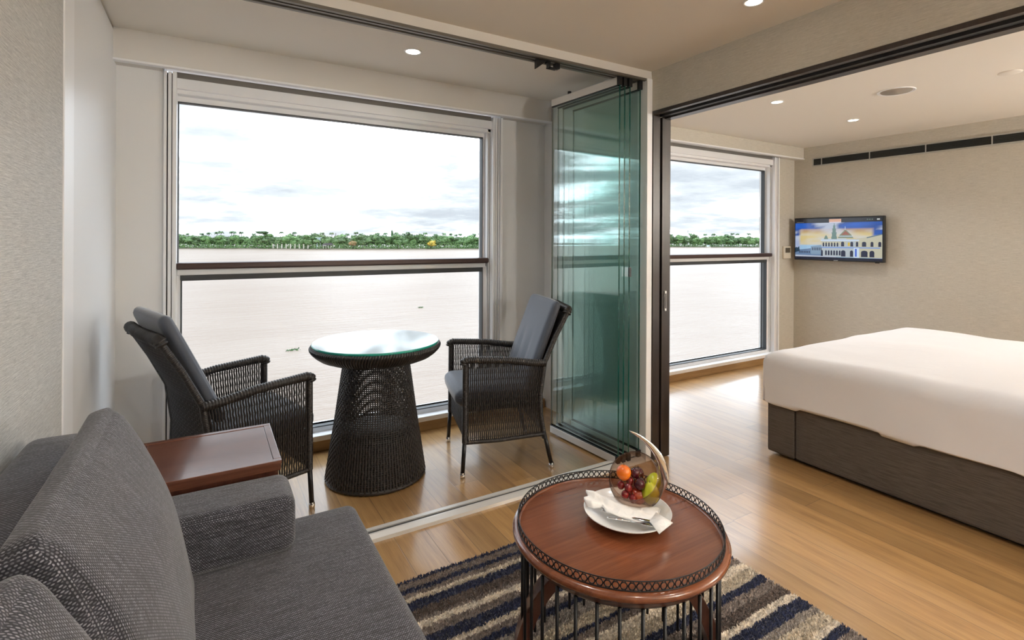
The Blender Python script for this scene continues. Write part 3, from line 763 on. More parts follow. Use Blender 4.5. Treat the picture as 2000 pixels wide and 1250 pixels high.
# central gable, lantern tower and side turret
poly([(.52, .52), (.70, .52), (.675, .60), (.615, .72), (.60, .72), (.545, .60)], (.20, .24, .16, 1), 7); poly([(.56, .60), (.66, .60), (.61, .70)], (.30, .10, .07, 1), 8)
poly([(.535, .56), (.69, .56), (.69, .575), (.535, .575)], trimc, 9)
rct(.603, .72, .609, .80, trimc, 7)
for w, v0, v1 in ((.032, .50, .56), (.026, .56, .64), (.030, .64, .66), (.020, .66, .74), (.024, .74, .755), (.012, .755, .83), (.004, .83, .88)): rct(.48-w, v0, .48+w, v1, (.13, .22, .20, 1), 7)
poly([(.36, .50), (.41, .50), (.40, .56), (.385, .60), (.37, .56)], (.14, .22, .18, 1), 7)
poly([(0, .16), (.06, .20), (.05, .32), (.03, .28), (.01, .30), (0, .27)], (.01, .04, .08, 1), 7)
poly([(.84, .52), (1, .60), (1, .62), (.84, .545)], (.10, .16, .20, 1), 6)
poly([(0, .06), (.5, .06), (.5, .085), (0, .10)], (.45, .5, .6, 1), 5)
me = bpy.data.meshes.new('screen'); me.from_pydata(SV, [], SF); ca = me.color_attributes.new('Col', 'FLOAT_COLOR', 'CORNER')
ca.data.foreach_set('color', [q for c in SCc for q in c]); me.materials.append(vm); new_obj('screen', me, t_)
MB().box(-.0022, 0, -.020, .020, .0045, .0085).build('badge', 'win_white', t_)
MB().box(.002, .02, -hw+.045, -hw+.075, -.007, .001).build('sensor', 'black', t_)

t_ = thing('thermostat', 'small cream thermostat beside the bedroom window', 'thermostat', (5.462, YW-.001, 1.168))
MB().box(-.065, .065, -.022, 0, -.068, .068).build('housing', 'plastic_cream', t_, bevel=.006)
MB().box(-.040, .045, -.024, -.021, -.002, .052).build('display', 'lcd', t_)

# ------------------------------------------------------------------ folding glass panels, stacked at the opening
def glass_panel(x0, y0, x1, y1, label, i):
    t_ = thing('glass_door_panel', label, 'glass panel', (x0, y0, 0), 0, 'stacked frameless glass folding panels')
    d = Vector((x1-x0, y1-y0, 0)); ln = d.length; d.normalize(); s = Vector((d.y, -d.x, 0))
    def P(a, b_, z): return d*a + s*b_ + Vector((0, 0, z))
    def bar(mb, a0, a1, b0, b1, z0, z1):
        v = [P(a, b_, z) for z in (z0, z1) for b_ in (b0, b1) for a in (a0, a1)]
        mb.add(v, [(0, 2, 3, 1), (4, 5, 7, 6), (0, 1, 5, 4), (2, 6, 7, 3), (0, 4, 6, 2), (1, 3, 7, 5)])
    g = MB().mat('door_glass')
    v = [P(a, b_, z) for z in (.062, 2.185) for b_ in (-.005, .005) for a in (0, ln)]
    g.add(v, [(0, 1, 5, 4), (2, 6, 7, 3)]); g.mat('edge_glass').add(v, [(0, 4, 6, 2), (0, 2, 3, 1), (4, 5, 7, 6)]); g.mat('alu_white').add(v, [(1, 3, 7, 5)])
    g.build('glass_pane', None, t_)
    for nm, z0, z1, gk in (('top_profile', 2.188, 2.232, (2.182, 2.190)), ('bottom_profile', .012, .056, (.054, .062))):
        mb = MB().mat('alu_white'); bar(mb, .012, ln, -.0115, .0115, z0, z1)
        mb.mat('black'); bar(mb, .012, ln, -.0095, .0095, *gk)
        mb.build(nm, None, t_, bevel=.001, seg=1)
        mb = MB(); bar(mb, -.008, .012, -.013, .013, z0-.003, z1+.004); mb.build('end_cap', 'black', t_, bevel=.002)
    if i < 3:
        mb = MB(); mb.lathe([(0, 2.25), (.012, 2.25), (.012, 2.232), (0, 2.232)], c=tuple(P(ln-.17, 0, 0)), seg=12); mb.build('roller', 'black', t_)
    if i == 2:
        mb = MB().mat('alu'); bar(mb, -.006, .05, -.009, -.005, 1.085, 1.14); bar(mb, -.006, .05, .005, .009, 1.085, 1.14); mb.mat('black'); bar(mb, -.009, -.001, -.009, .009, 1.085, 1.14)
        mb.build('latch', None, t_)
    return t_
for i, (x0, x1, y0, lab) in enumerate(((2.024, 1.984, 2.214, 'first frameless glass folding panel, nearest the right wicker armchair'),
                            (2.062, 2.030, 2.214, 'second frameless glass folding panel of the stack counted from the armchair'),
                            (2.102, 2.072, 2.214, 'third glass folding panel of the stack, with a small metal latch'),
                            (2.190, 2.165, 2.222, 'last glass folding panel, hinged beside the white jamb'))):
    glass_panel(x0, y0, x1, y0+.607, lab, i)
t_ = thing('panel_stop', 'small dark bracket hanging from the overhead track', 'track bracket', (1.53, 2.225, 2.232))
MB().prism([(-.075, 0), (-.01, 0), (-.075, -.05)], 1, -.012, .010).build('wedge', 'black_metal', t_)
mb = MB().box(-.01, .005, -.012, .012, -.012, .004).box(.0, .055, -.014, .014, -.034, -.028).box(.002, .01, -.014, .014, -.034, 0).box(.045, .07, -.014, .014, -.030, -.002)
mb.build('catch', 'black_metal', t_)

# ------------------------------------------------------------------ wicker armchairs
def wrap(mb, pts, w, pitch=.0085, amp=.0016, seg=10, sy=1.0, up=(0, 0, 1)):
    """frame member wound with cane: radius pulses along the length"""
    P = [Vector(p) for p in pts]; ln = sum((b_-a).length for a, b_ in zip(P, P[1:])); n = max(6, int(ln/pitch)*4+1)
    Q = polyline(P, n)
    return mb.tube(Q, [w/2+amp*(abs(sin(pi*ln/pitch*i/(n-1)))*2-1) for i in range(n)], seg, up=up, sy=sy)
def armchair(label):
    t_ = thing('wicker_armchair', label, 'armchair', (0, 0, 0), 0, 'dark wicker armchairs by the window')
    HW = .262                      # half width at the arms
    ZA0, ZA1 = .632, .600          # arm height, front and rear
    def backx(z):                  # the rear posts: splayed foot, waist, then leaning back
        return float(np.interp(z, [0, .18, .30, .42, .60, .75, .88, .95], [-.262, -.218, -.196, -.192, -.218, -.290, -.364, -.40]))
    for s in (-1, 1):
        # side: front post, rear post, arm, bottom bar as one wound frame
        mb = MB(); wrap(mb, [(.238, s*HW, ZA0-.01), (.240, s*HW, .19)], .030, .007, .0012)
        mb.build('front_post', 'wicker', t_)
        mb = MB(); wrap(mb, [(.250, s*HW, ZA0-.02), (.246, s*HW, ZA0), (.228, s*HW, ZA0+.008), (0, s*HW, ZA0-.006), (-.14, s*HW, ZA1+.004), (-.222, s*HW, ZA1-.002)], .038, .0125, .0028, 12)
        mb.build('arm', 'wicker', t_)
        mb = MB(); wrap(mb, [(.238, s*HW, .190), (.05, s*HW, .186), (-.215, s*HW, .196)], .022, .008, .0012); mb.build('lower_rail', 'wicker', t_)
        mb = MB(); zs = [.17, .24, .30, .36, .42, .50, .60, .68, .75, .82, .88]
        wrap(mb, [(backx(z), s*(HW-.004-max(0, z-.6)*.05), z) for z in zs], .028, .0075, .0010); mb.build('rear_post', 'wicker', t_)
        for fx, tx, nm in ((.252, .240, 'leg'), (-.262, -.214, 'leg')):
            lg = MB().tube([(fx, s*HW, .016), (tx, s*HW, .21)], .0115, 10).build(nm, 'black_metal', t_)
            MB().lathe([(0, 0), (.012, 0), (.0145, .006), (.0145, .024), (.0118, .028), (.0118, .03)], c=(fx, s*HW, 0), seg=14).build('foot_cap', 'chrome', lg)
        # woven side panel: wavy uprights with a few cross strands
        mb = MB(); n = 38
        for k in range(n):
            a = (k+.5)/n; xt = lerp(-.205, .225, a); xb = lerp(-.200, .225, a)
            zt = lerp(ZA1, ZA0, a)-.012; pts = []; m_ = 22
            for j in range(m_):
                z = lerp(.192, zt, j/(m_-1)); xr = backx(z)+.012; x = lerp(xr, .226, a)
                pts.append((x+.0010*(1 if j % 2 else -1), s*(HW+.0015*(1 if (j+k) % 2 else -1)), z))
            mb.tube(pts, [.0040+.0007*(j % 2) for j in range(m_)], 5, up=(0, 1, 0), caps=False)
        for j in range(34):
            z = lerp(.21, .595, j/33); pts = [(lerp(backx(z)+.01, .228, q/40), s*(HW+.0030*(1 if (q+j) % 2 else -1)), z) for q in range(41)]
            if j % 3 == 0: mb.tube(pts, .0013, 4, caps=False)
        mb.build('side_weave', 'wicker_flat', t_)
    # woven back
    def sheet(fn, nu, nv, mb, r=.0046):
        for k in range(nu):
            mb.tube([fn((k+.5)/nu, j/(nv-1), (j+k) % 2) for j in range(nv)], [r*(1+.12*(j % 2)) for j in range(nv)], 5, up=(0, 1, 0), caps=False)
    mb = MB()
    sheet(lambda u, v, q: (backx(lerp(.20, .885, v))-.004-.016*sin(pi*u)*min(1, v*2)+.001*(q*2-1), lerp(-HW+.014, HW-.014, u), lerp(.20, .885, v)), 52, 40, mb, .0046)
    for j in range(62):
        z = lerp(.21, .88, j/61)
        mb.tube([(backx(z)-.004-.016*sin(pi*q/26)*min(1, (z-.2)/.34)+.0035*(1 if (q+j) % 2 else -1), lerp(-HW+.01, HW-.01, q/26), z) for q in range(27)], .0028, 4, caps=False)
    mb.build('back_weave', 'wicker_flat', t_)
    mb = MB(); wrap(mb, [(backx(.875)+.004, -HW+.022, .868), (backx(.885)-.003, -HW+.028, .892), (backx(.89)-.018, 0, .896), (backx(.885)-.003, HW-.028, .892), (backx(.875)+.004, HW-.022, .868)], .046, .0135, .0030, 12)
    mb.build('top_rail', 'wicker', t_)
    # front apron and seat platform
    mb = MB(); sheet(lambda u, v, q: (.236+.001*(q*2-1), lerp(-HW+.015, HW-.015, u), lerp(.20, .372, v)), 46, 12, mb, .0044)
    for j in range(8): mb.tube([(.236+.003*(1 if (q+j) % 2 else -1), lerp(-HW+.01, HW-.01, q/46), lerp(.21, .365, j/7)) for q in range(47)], .0015, 4, caps=False)
    mb.build('front_weave', 'wicker_flat', t_)
    MB().box(-.185, .238, -HW+.012, HW-.012, .352, .372).build('seat_platform', 'wicker', t_, bevel=.006)
    # cushions
    mb = MB(); softbox(mb, (.045, 0, .420), (.235, HW-.022, .043), .034, (.012, .004, .014), 18)
    sc_ = mb.build('seat_cushion', 'cushion', t_)
    rim = [(.045+(.235+.004)*a_, (HW-.020)*b_, .424) for a_, b_ in [(1, -.86), (1, .86), (.9, .99), (-.9, .99), (-1, .86), (-1, -.86), (-.9, -.99), (.9, -.99)]]
    MB().tube(polyline(rim+[rim[0]], 120)[:-1], .0032, 5, closed=True).build('piping', 'cushion', sc_)
    ang = R(20.5)
    rot = Matrix.Rotation(-ang, 3, 'Y')
    def tuft(o_, q):
        # flutes down the lower half of the front face
        if q.x > .5 and q.z < .25:
            for f in (-.30, .30):
                dd_ = abs(q.y-f)
                if dd_ < .14: o_.x -= .012*(1-dd_/.14)*min(1, (.25-q.z)*2.5)
        k_ = max(0, -.35-o_.z/.29)
        return o_
    mb = MB(); softbox(mb, (-.222, 0, .692), (.024, HW-.030, .262), .025, (.010, .003, .006), 22, rot=rot, fn=tuft)
    mb.build('back_cushion', 'cushion', t_)
    return t_
ch = armchair('dark wicker armchair with slate cushions beside the glass folding panels')
ch.location = (1.507, 2.722, 0); ch.rotation_euler = (0, 0, R(164.8))
ch2 = copy_tree(ch); ch2['label'] = 'dark wicker armchair with slate cushions by the left wall behind the sofa'
bc2 = [c for c in ch2.children if c.name.startswith('back_cushion')][0]; bc2.rotation_euler = (0, R(-4.5), 0); bc2.location = (-.150*(1-cos(R(4.5)))+.45*sin(R(4.5)), 0, .070)
ch2.location = (.118, 2.795, 0); ch2.rotation_euler = (0, 0, R(17))

# ------------------------------------------------------------------ round wicker table with glass top
t_ = thing('wicker_table', 'round dark wicker pedestal table with a pale glass top', 'table', (.806, 2.825, 0))
def rad(z): return float(np.interp(z, [0, .02, .10, .35, .62, .66], [.252, .262, .250, .213, .176, .172]))
mb = MB(); n = 104
for k in range(n):
    a = 2*pi*k/n; pts = []
    for j in range(46):
        z = lerp(.006, .655, j/45); r_ = rad(z)+.0022*(1 if (j+k) % 2 else -1)
        aa = a+.004*sin(j*1.9+k); pts.append((r_*cos(aa), r_*sin(aa), z))
    mb.tube(pts, [(.0052 if z_ < .25 else .0040)*rad(z_)/.22 for z_ in [lerp(.006, .655, j/45) for j in range(46)]], 5, up=(-sin(a), cos(a), 0), caps=False)
mb.build('uprights', 'wicker_flat', t_)
mb = MB()
for j in range(60):
    z = .012+j*.0108; r_ = rad(z)
    mb.lathe([(r_-.0016, z-.0030), (r_+.0016, z-.0020), (r_+.0016, z+.0020), (r_-.0016, z+.0030)], seg=104)
mb.build('cross_weave', 'wicker_flat', t_)
mb = MB(); pts = []
wrap_r = lambda z, r_: mb.tube([(r_*cos(2*pi*k/240), r_*sin(2*pi*k/240), z) for k in range(240)], [.011+.0015*(k % 4 > 1) for k in range(240)], 8, closed=True)
wrap_r(.013, .258)
mb.build('base_ring', 'wicker', t_)
mb = MB().lathe([(0, .24), (.215, .24), (.215, .25), (0, .25)], seg=40).lathe([(.205, .02), (.195, .24)], seg=40); mb.build('core', 'black', t_)
prof = [(.20, .640), (.255, .645), (.300, .662), (.332, .690), (.344, .708), (.342, .716), (.334, .720), (.318, .718)]
mb = MB(); n = 150; P0 = catmull([(p[0], 0, p[1]) for p in prof], 12)
for k in range(n):
    a = 2*pi*k/n
    mb.tube([(p.x*cos(a+.10*(i/11)), p.x*sin(a+.10*(i/11)), p.z) for i, p in enumerate(P0)], [.0072*p.x/.33 for p in P0], 6, up=(0, 0, 1), caps=False)
mb.build('woven_rim', 'wicker', t_)
MB().lathe([(0, .655), (.25, .655), (.326, .70), (.326, .716), (0, .716)], seg=64).build('tray', 'black', t_)
mb = MB().mat('table_glass').lathe([(0, .736), (.336, .736)], seg=96)
mb.mat('table_edge').lathe([(.336, .736), (.3385, .7345), (.3385, .7245), (.336, .723), (.0, .723)], seg=96); mb.build('glass_top', None, t_)

# ------------------------------------------------------------------ sofa, cushions, arm table
t_ = thing('sofa', 'charcoal tweed sofa with a low square arm along the left wall', 'sofa', (0, 0, 0))
mb = MB(); softbox(mb, (.08, .70, .345), (.345, 1.055, .075), .030, (0.004, .004, .008), 30, wob=.0015)
mb.build('seat_cushion', 'tweed', t_, uv=True)
mb = MB(); softbox(mb, (.03, .70, .165), (.37, 1.04, .105), .02, (0, 0, 0), 12); mb.build('base', 'tweed', t_, uv=True)
mb = MB(); softbox(mb, (-.327, .70, .425), (.072, 1.055, .368), .04, (.004, .004, .006), 24); mb.build('backrest', 'tweed', t_, uv=True)
mb = MB(); softbox(mb, (-.026, 1.648, .495), (.242, .097, .078), .030, (.004, .004, .004), 22); mb.build('armrest', 'tweed', t_, uv=True)
for x, y in ((.34, 1.68), (.34, -.3), (-.34, 1.68), (-.34, -.3)):
    MB().box(x-.025, x+.025, y-.025, y+.025, 0, .065).build('leg', 'mahogany_dark', t_, bevel=.003)
def sofa_cushion(y0, y1, label, seed, dx=0, dz=0, yaw=0):
    hy = (y1-y0)/2
    def sag(o_, q):
        if q.z > .2: o_.x -= .018*(q.z-.2)*(1-q.y*q.y)
        o_.z += .012*q.z*abs(q.y)**3
        o_.x *= 1-.55*max(0, q.z)**2
        return o_
    mb = MB(); softbox(mb, (0, 0, 0), (.066, hy, .250), .034, (.030, .008, .012), 30, wob=.005, seed=seed, fn=sag)
    o = mb.build('sofa_cushion', 'tweed', None, uv='swap'); o.location = (-.150+dx, (y0+y1)/2, .641+dz); o.rotation_euler = (0, R(-14.5), 0)
    return tag(o, label, 'cushion', 'loose back cushions on the sofa')
sofa_cushion(.90, 1.545, 'large charcoal tweed back cushion leaning beside the sofa arm', 3)
sofa_cushion(.24, .868, 'charcoal tweed back cushion in the lower left corner of the photo', 8, 0.0, -.01)

t_ = thing('side_table', 'reddish wood box table with inset top behind the sofa arm', 'side table', (0, 0, 0))
x0, x1, y0, y1 = -.195, .203, 1.762, 2.138
mb = MB().box(x0+.002, x1-.002, y0+.002, y1-.002, .568, .592); tp = mb.build('tabletop', 'walnut', t_, bevel=.002)
mb = MB().mat('walnut'); w = .022
mb.box(x0, x1, y0, y0+w, .590, .600).box(x0, x1, y1-w, y1, .590, .600).box(x0, x0+w, y0+w, y1-w, .590, .600).box(x1-w, x1, y0+w, y1-w, .590, .600)
mb.build('edge_moulding', None, tp, bevel=.0015)
MB().box(x0+w+.001, x1-w-.001, y0+w+.001, y1-w-.001, .589, .5985).build('inset_panel', 'walnut', tp, bevel=.001)
for nm, q in (('side_panel', (x0+.01, x1-.01, y0+.01, y0+.03)), ('side_panel', (x0+.01, x1-.01, y1-.03, y1-.01)), ('side_panel', (x0+.01, x0+.03, y0+.03, y1-.03)), ('side_panel', (x1-.03, x1-.01, y0+.03, y1-.03))):
    MB().box(*q, 0, .568).build(nm, 'mahogany_dark', t_)

# ------------------------------------------------------------------ rug
def m_rug():
    m = mat('striped_shag_wool', (.3, .25, .2), .95, Sheen_Weight=.4); t, b = BS(m)
    tc = N(t, 'ShaderNodeTexCoord'); sp = N(t, 'ShaderNodeSeparateXYZ'); L(t, tc.outputs['Object'], sp.inputs[0])
    wv = noise_(t, coords(t, scale=(1, 1, 0)), 7, 4, .6)
    fz = noise_(t, coords(t), 85, 2)
    yv = math_(t, 'ADD', sp.outputs[1], math_(t, 'MULTIPLY', math_(t, 'SUBTRACT', wv, .5), .030))
    yv = math_(t, 'ADD', yv, math_(t, 'MULTIPLY', math_(t, 'SUBTRACT', fz, .5), .016))
    nav = (.030, .042, .115); cre = (.88, .83, .75); tau = (.37, .315, .285); bge = (.70, .64, .54); brn = (.19, .145, .125); gry = (.46, .42, .385)
    # stripes from the far edge towards the camera: (width m, colour)
    seq = [(.018, nav), (.030, tau), (.024, nav), (.026, tau), (.010, cre), (.014, bge), (.042, nav), (.048, brn), (.016, tau), (.030, cre), (.034, tau), (.050, nav), (.010, bge), (.014, cre), (.028, tau),
           (.030, nav), (.05, gry), (.045, bge), (.018, nav), (.03, tau), (.04, cre), (.05, bge), (.030, nav), (.04, tau), (.045, brn), (.03, cre), (.045, nav), (.03, gry), (.05, bge), (.02, cre), (.035, nav), (.04, tau)]
    tot = sum(q[0] for q in seq)
    d = math_(t, 'FRACT', math_(t, 'DIVIDE', math_(t, 'SUBTRACT', 1.865, yv), tot))
    first, rest = seq[:16], seq[16:]
    def mk(sq, start):
        st = []; a = start
        for w, c in sq: st.append((a/tot, c)); a += w
        return st, a
    s1, a1 = mk(first, 0); s2, _ = mk(rest, a1)
    c1 = ramp(t, d, s1, 'CONSTANT'); c2 = ramp(t, d, s2, 'CONSTANT')
    c = mixc(t, math_(t, 'GREATER_THAN', d, a1/tot), c1, c2)
    vr = noise_(t, coords(t, scale=(1, 3, 1)), 40, 3, .7)
    c = mixc(t, 1.0, c, ramp(t, vr, [(.3, (.60, .58, .56)), (.7, (1.35, 1.33, 1.30))]), 'MULTIPLY')
    L(t, c, b.inputs['Base Color']); return m
M['rug'] = m_rug()
rs = np.random.RandomState(3)
x0, x1, y0, y1 = .585, 1.838, -.25, 1.862
def tufts(n, X0, X1, Y0, Y1, seed):
    r_ = np.random.RandomState(seed)
    px = r_.uniform(X0, X1, n); py = r_.uniform(Y0, Y1, n); h = r_.uniform(.007, .016, n); w = r_.uniform(.0016, .0034, n); a = r_.uniform(0, pi, n)
    lx = r_.normal(0, .0045, n); ly = r_.normal(0, .0045, n)
    cx, cy_ = np.cos(a)*w, np.sin(a)*w; z0 = np.full(n, .004)
    v = np.stack([np.stack([px-cx, py-cy_, z0], 1), np.stack([px+cx, py+cy_, z0], 1),
                  np.stack([px+lx*.6+cx, py+ly*.6+cy_, z0+h*.75], 1), np.stack([px+lx, py+ly, z0+h], 1), np.stack([px+lx*.6-cx, py+ly*.6-cy_, z0+h*.75], 1)], 1)
    return v.reshape(-1, 3)
v = np.concatenate([tufts(150000, x0, x1, .65, y1, 1), tufts(24000, x0, x1, y0, .65, 2)])
nt = len(v)//5
me = bpy.data.meshes.new('rug_pile'); me.vertices.add(len(v)); me.vertices.foreach_set('co', v.ravel())
me.loops.add(nt*5); me.loops.foreach_set('vertex_index', np.arange(nt*5)); me.polygons.add(nt); me.polygons.foreach_set('loop_start', np.arange(nt)*5)
me.update(calc_edges=True); me.materials.append(M['rug'])
rug = MB().box(x0+.002, x1-.002, y0+.002, y1-.002, .0005, .007).build('rug', 'rug', None, bevel=.002)
tag(rug, 'striped shag rug in navy, taupe, brown and cream under the coffee table', 'rug')
pile = new_obj('pile', me, rug); pile['kind'] = 'stuff'

# ------------------------------------------------------------------ coffee table
CX, CY, ZT, RT = 1.050, 1.150, .455, .312
ZR = .018
t_ = thing('coffee_table', 'round reddish wood coffee table with pierced black gallery rail', 'coffee table', (CX, CY, ZR))
zt = ZT-ZR
MB().lathe([(0, zt-.003), (RT-.022, zt-.003)], seg=128).build('tabletop', 'mahogany', t_)
mb = MB().mat('mahogany').lathe([(RT-.024, zt-.004), (RT-.022, zt+.0005), (RT-.012, zt+.001), (RT-.003, zt-.003), (RT, zt-.010), (RT-.001, zt-.017), (RT-.008, zt-.022), (RT-.010, zt-.024)], seg=128)
mb.mat('mahogany_dark').lathe([(RT-.010, zt-.024), (RT-.020, zt-.030), (RT-.028, zt-.044), (RT-.034, zt-.052), (0, zt-.052)], seg=128)
mb.build('moulded_edge', 'mahogany', t_)
RG = RT-.0165; zg = zt+.001; hg = .025; n = 96; mb = MB()
for z in (zg+.0008, zg+hg): mb.tube([(RG*cos(2*pi*k/160), RG*sin(2*pi*k/160), z) for k in range(160)], .0016, 6, closed=True)
for k in range(n):
    a0 = 2*pi*k/n; da = 2*pi/n
    def G_(u, w): a = a0+u*da; return (RG*cos(a), RG*sin(a), zg+w*hg)
    mb.tube([G_(.5+.40*cos(2*pi*i/14), .5+.33*sin(2*pi*i/14)) for i in range(14)], .0013, 5, closed=True, up=(cos(a0), sin(a0), 0))
    mb.tube([G_(0+.5*i/4-.0, .5+.5*sin(pi/2*(i/4))**1.2) for i in range(5)], .0012, 4, up=(cos(a0), sin(a0), 0), caps=False)
    mb.tube([G_(0-.5*i/4, .5+.5*sin(pi/2*(i/4))**1.2) for i in range(5)], .0012, 4, up=(cos(a0), sin(a0), 0), caps=False)
    mb.tube([G_(0+.5*i/4, .5-.5*sin(pi/2*(i/4))**1.2) for i in range(5)], .0012, 4, up=(cos(a0), sin(a0), 0), caps=False)
    mb.tube([G_(0-.5*i/4, .5-.5*sin(pi/2*(i/4))**1.2) for i in range(5)], .0012, 4, up=(cos(a0), sin(a0), 0), caps=False)
mb.build('gallery_rail', 'black_metal', t_)
RR = RT-.030; n = 32
for k in range(n):
    a = 2*pi*(k+.35)/n; x, y = RR*cos(a), RR*sin(a)
    MB().tube([(x, y, 0), (x, y, zt-.050)], .0046, 10).build('rod', 'black_metal', t_)
# bentwood arch across the view
va = math.atan2(-sin(YAW), cos(YAW))+.0
e1 = Vector((cos(va), sin(va), 0)); e2 = Vector((-sin(va), cos(va), 0)); V = []; Fc = []; m_ = 40
for i in range(m_+1):
    ph = pi*i/m_
    for (ro, ho) in ((.312, zt-.053), (.274, zt-.090)):
        x = ro*cos(ph); z = ho*sin(ph)
        for dy in (-.030, .030): V.append(e1*x+e2*dy+Vector((0, 0, max(0, z))))
for i in range(m_):
    a, b_ = i*4, (i+1)*4
    Fc += [(a, a+1, b_+1, b_), (a+2, b_+2, b_+3, a+3), (a, b_, b_+2, a+2), (a+1, a+3, b_+3, b_+1)]
Fc += [(0, 2, 3, 1), (m_*4, m_*4+1, m_*4+3, m_*4+2)]
MB().add(V, Fc).build('arch_support', 'mahogany_dark', t_, bevel=.002)

# ------------------------------------------------------------------ plate, napkin, cutlery, fruit in its glass horn
PX, PY, PZ = 1.098, 1.160, ZT-.003+.0008
pl = MB().lathe([(0, .004), (.045, .004), (.07, .006), (.095, .014), (.118, .026), (.1285, .031), (.1305, .0325), (.1295, .029), (.112, .018), (.085, .006), (.055, .001), (.05, 0), (0, .0005)], seg=80).build('fruit_plate', 'porcelain')
pl.location = (PX, PY, PZ); tag(pl, 'round white porcelain plate under the fruit on the coffee table', 'plate')
vw = Vector((cos(YAW), -sin(YAW), 0)); fw = Vector((sin(YAW), cos(YAW), 0))
def T(a, b_, z): return Vector((PX, PY, PZ))+vw*a+fw*b_+Vector((0, 0, z))
# knife and fork, tips to the right
def cutlery(name, label, p0, p1, kind):
    t_ = thing(name, label, name, tuple(p0)); d = (Vector(p1)-Vector(p0)); ln = d.length
    P_ = lambda t: d*t
    MB().tube([P_(0), P_(.03), P_(.25), P_(.48)], [.003, .0060, .0050, .0032], 8, sy=.4).build('handle', 'chrome', t_)
    if kind == 'knife': MB().tube([P_(.48), P_(.55), P_(.85), P_(1)], [.0032, .0085, .0080, .001], 8, sy=.14).build('blade', 'chrome', t_)
    else: MB().tube([P_(.48), P_(.68), P_(.75), P_(.86), P_(1)], [.0030, .0028, .010, .011, .008], 8, sy=.15).build('tines', 'chrome', t_)
    return t_
cutlery('knife', 'steel knife with its handle showing left under the folded napkin', T(-.083, -.018, .036), T(.080, -.090, .036), 'knife')
cutlery('fork', 'steel fork lying along the plate edge under the napkin', T(-.070, -.046, .030), T(.062, -.097, .033), 'fork')
# napkin: a soft folded strip, bunched at its left end
V = []; Fc = []; nu, nv = 46, 22
def nap(u, v):
    ax = Vector((.190, -.082, 0)); ln = ax.length; ax = ax/ln; sd = Vector((-ax.y, ax.x, 0))
    w = float(np.interp(u, [0, .10, .22, .30, .45, .80, 1.0], [.066, .078, .046, .088, .094, .086, .074]))
    a = u*ln; s = (v-.5)*w
    h = .0405+.013*sin(pi*v)**.8*float(np.interp(u, [0, .12, .25, .4, 1], [1.9, 2.1, 1.3, 1.0, .55]))
    h += .0045*sin(v*15+u*5)*float(np.interp(u, [0, .35, .6, 1], [1, .9, .35, .15]))+.0022*noise.noise(Vector((u*9, v*5, 2)))
    if u < .2: a -= .012*abs(sin(v*9))
    h -= .010*u*(1-v)
    p = ax*a+sd*s+Vector((-.110, .030, 0)); return T(p.x, p.y, h)
for lay in (0, 1):
    n0 = len(V)
    for i in range(nu+1):
        for j in range(nv+1):
            p = nap(i/nu, j/nv); V.append(p-Vector((0, 0, .005*lay)))
    for i in range(nu):
        for j in range(nv):
            a = n0+i*(nv+1)+j; q = (a, a+nv+1, a+nv+2, a+1); Fc.append(q if not lay else q[::-1])
k1 = (nu+1)*(nv+1)
for i in range(nu):
    for j in (0, nv):
        a = i*(nv+1)+j; Fc.append((a, a+k1, a+nv+1+k1, a+nv+1))
for j in range(nv):
    for i in (0, nu):
        a = i*(nv+1)+j; Fc.append((a, a+1, a+1+k1, a+k1))
o = MB().add(V, Fc, True).build('napkin', 'napkin'); tag(o, 'folded white cloth napkin lying across the front of the plate', 'napkin')
V = [T(.045, -.085, .040), T(.060, -.130, .030), T(.112, -.085, .036), T(.075, -.045, .044), T(.088, -.090, .0395)]
MB().add(V+[p-Vector((0, 0, .002)) for p in V], [(0, 1, 4), (1, 2, 4), (2, 3, 4), (3, 0, 4), (5, 9, 6), (6, 9, 7), (7, 9, 8), (8, 9, 5), (0, 5, 6, 1), (1, 6, 7, 2), (2, 7, 8, 3), (3, 8, 5, 0)], True).build('corner', 'napkin', o)
# fruit vessel: glass bowl on the plate, open towards the front, running up into a silver horn
BC = T(.036, .040, .098)
t_ = thing('fruit_vessel', 'smoky glass fruit bowl with a tall curved silver horn handle', 'fruit bowl', tuple(BC))
RB = .083
def vw3(a, b_, z): return vw*a+fw*b_+Vector((0, 0, z))
V = []; Fc = []; nu, nv = 40, 30
ax_o = vw3(-.35, -.62, .70).normalized()      # the mouth faces the camera, up and left
e_1 = ax_o.cross(Vector((0, 0, 1))).normalized(); e_2 = ax_o.cross(e_1)
th0 = R(62)
for lay, rb in ((0, RB), (1, RB-.0025)):
    for i in range(nv+1):
        th = th0+(pi-th0)*i/nv
        for j in range(nu):
            ph = 2*pi*j/nu; d = ax_o*cos(th)+(e_1*cos(ph)+e_2*sin(ph))*sin(th); V.append(Vector((d.x*rb, d.y*rb*1.0, d.z*rb*1.02)))
for lay in (0, 1):
    o0 = lay*(nv+1)*nu
    for i in range(nv):
        for j in range(nu):
            q = (o0+i*nu+j, o0+(i+1)*nu+j, o0+(i+1)*nu+(j+1) % nu, o0+i*nu+(j+1) % nu); Fc.append(q if lay else q[::-1])
for j in range(nu): Fc.append((j, (j+1) % nu, (nv+1)*nu+(j+1) % nu, (nv+1)*nu+j))
MB().add(V, Fc, True).build('glass_bowl', 'vessel', t_)
hp = catmull([vw3(.030, .010, -.078), vw3(.066, .004, -.046), vw3(.085, 0, .000), vw3(.078, -.002, .056), vw3(.052, 0, .100), vw3(.014, 0, .135), vw3(-.022, 0, .155)], 44)
rr_ = [float(np.interp(i/43, [0, .15, .35, .55, .8, 1], [.004, .012, .0165, .013, .0065, .0012])) for i in range(44)]
MB().tube(hp, rr_, 14, up=tuple(fw), sy=.42).build('horn', 'chrome', t_)
MB().lathe([(0, -.0885), (.030, -.0885), (.030, -.086), (.020, -.084), (.012, -.080), (0, -.078)], seg=32).build('foot', 'chrome', t_)
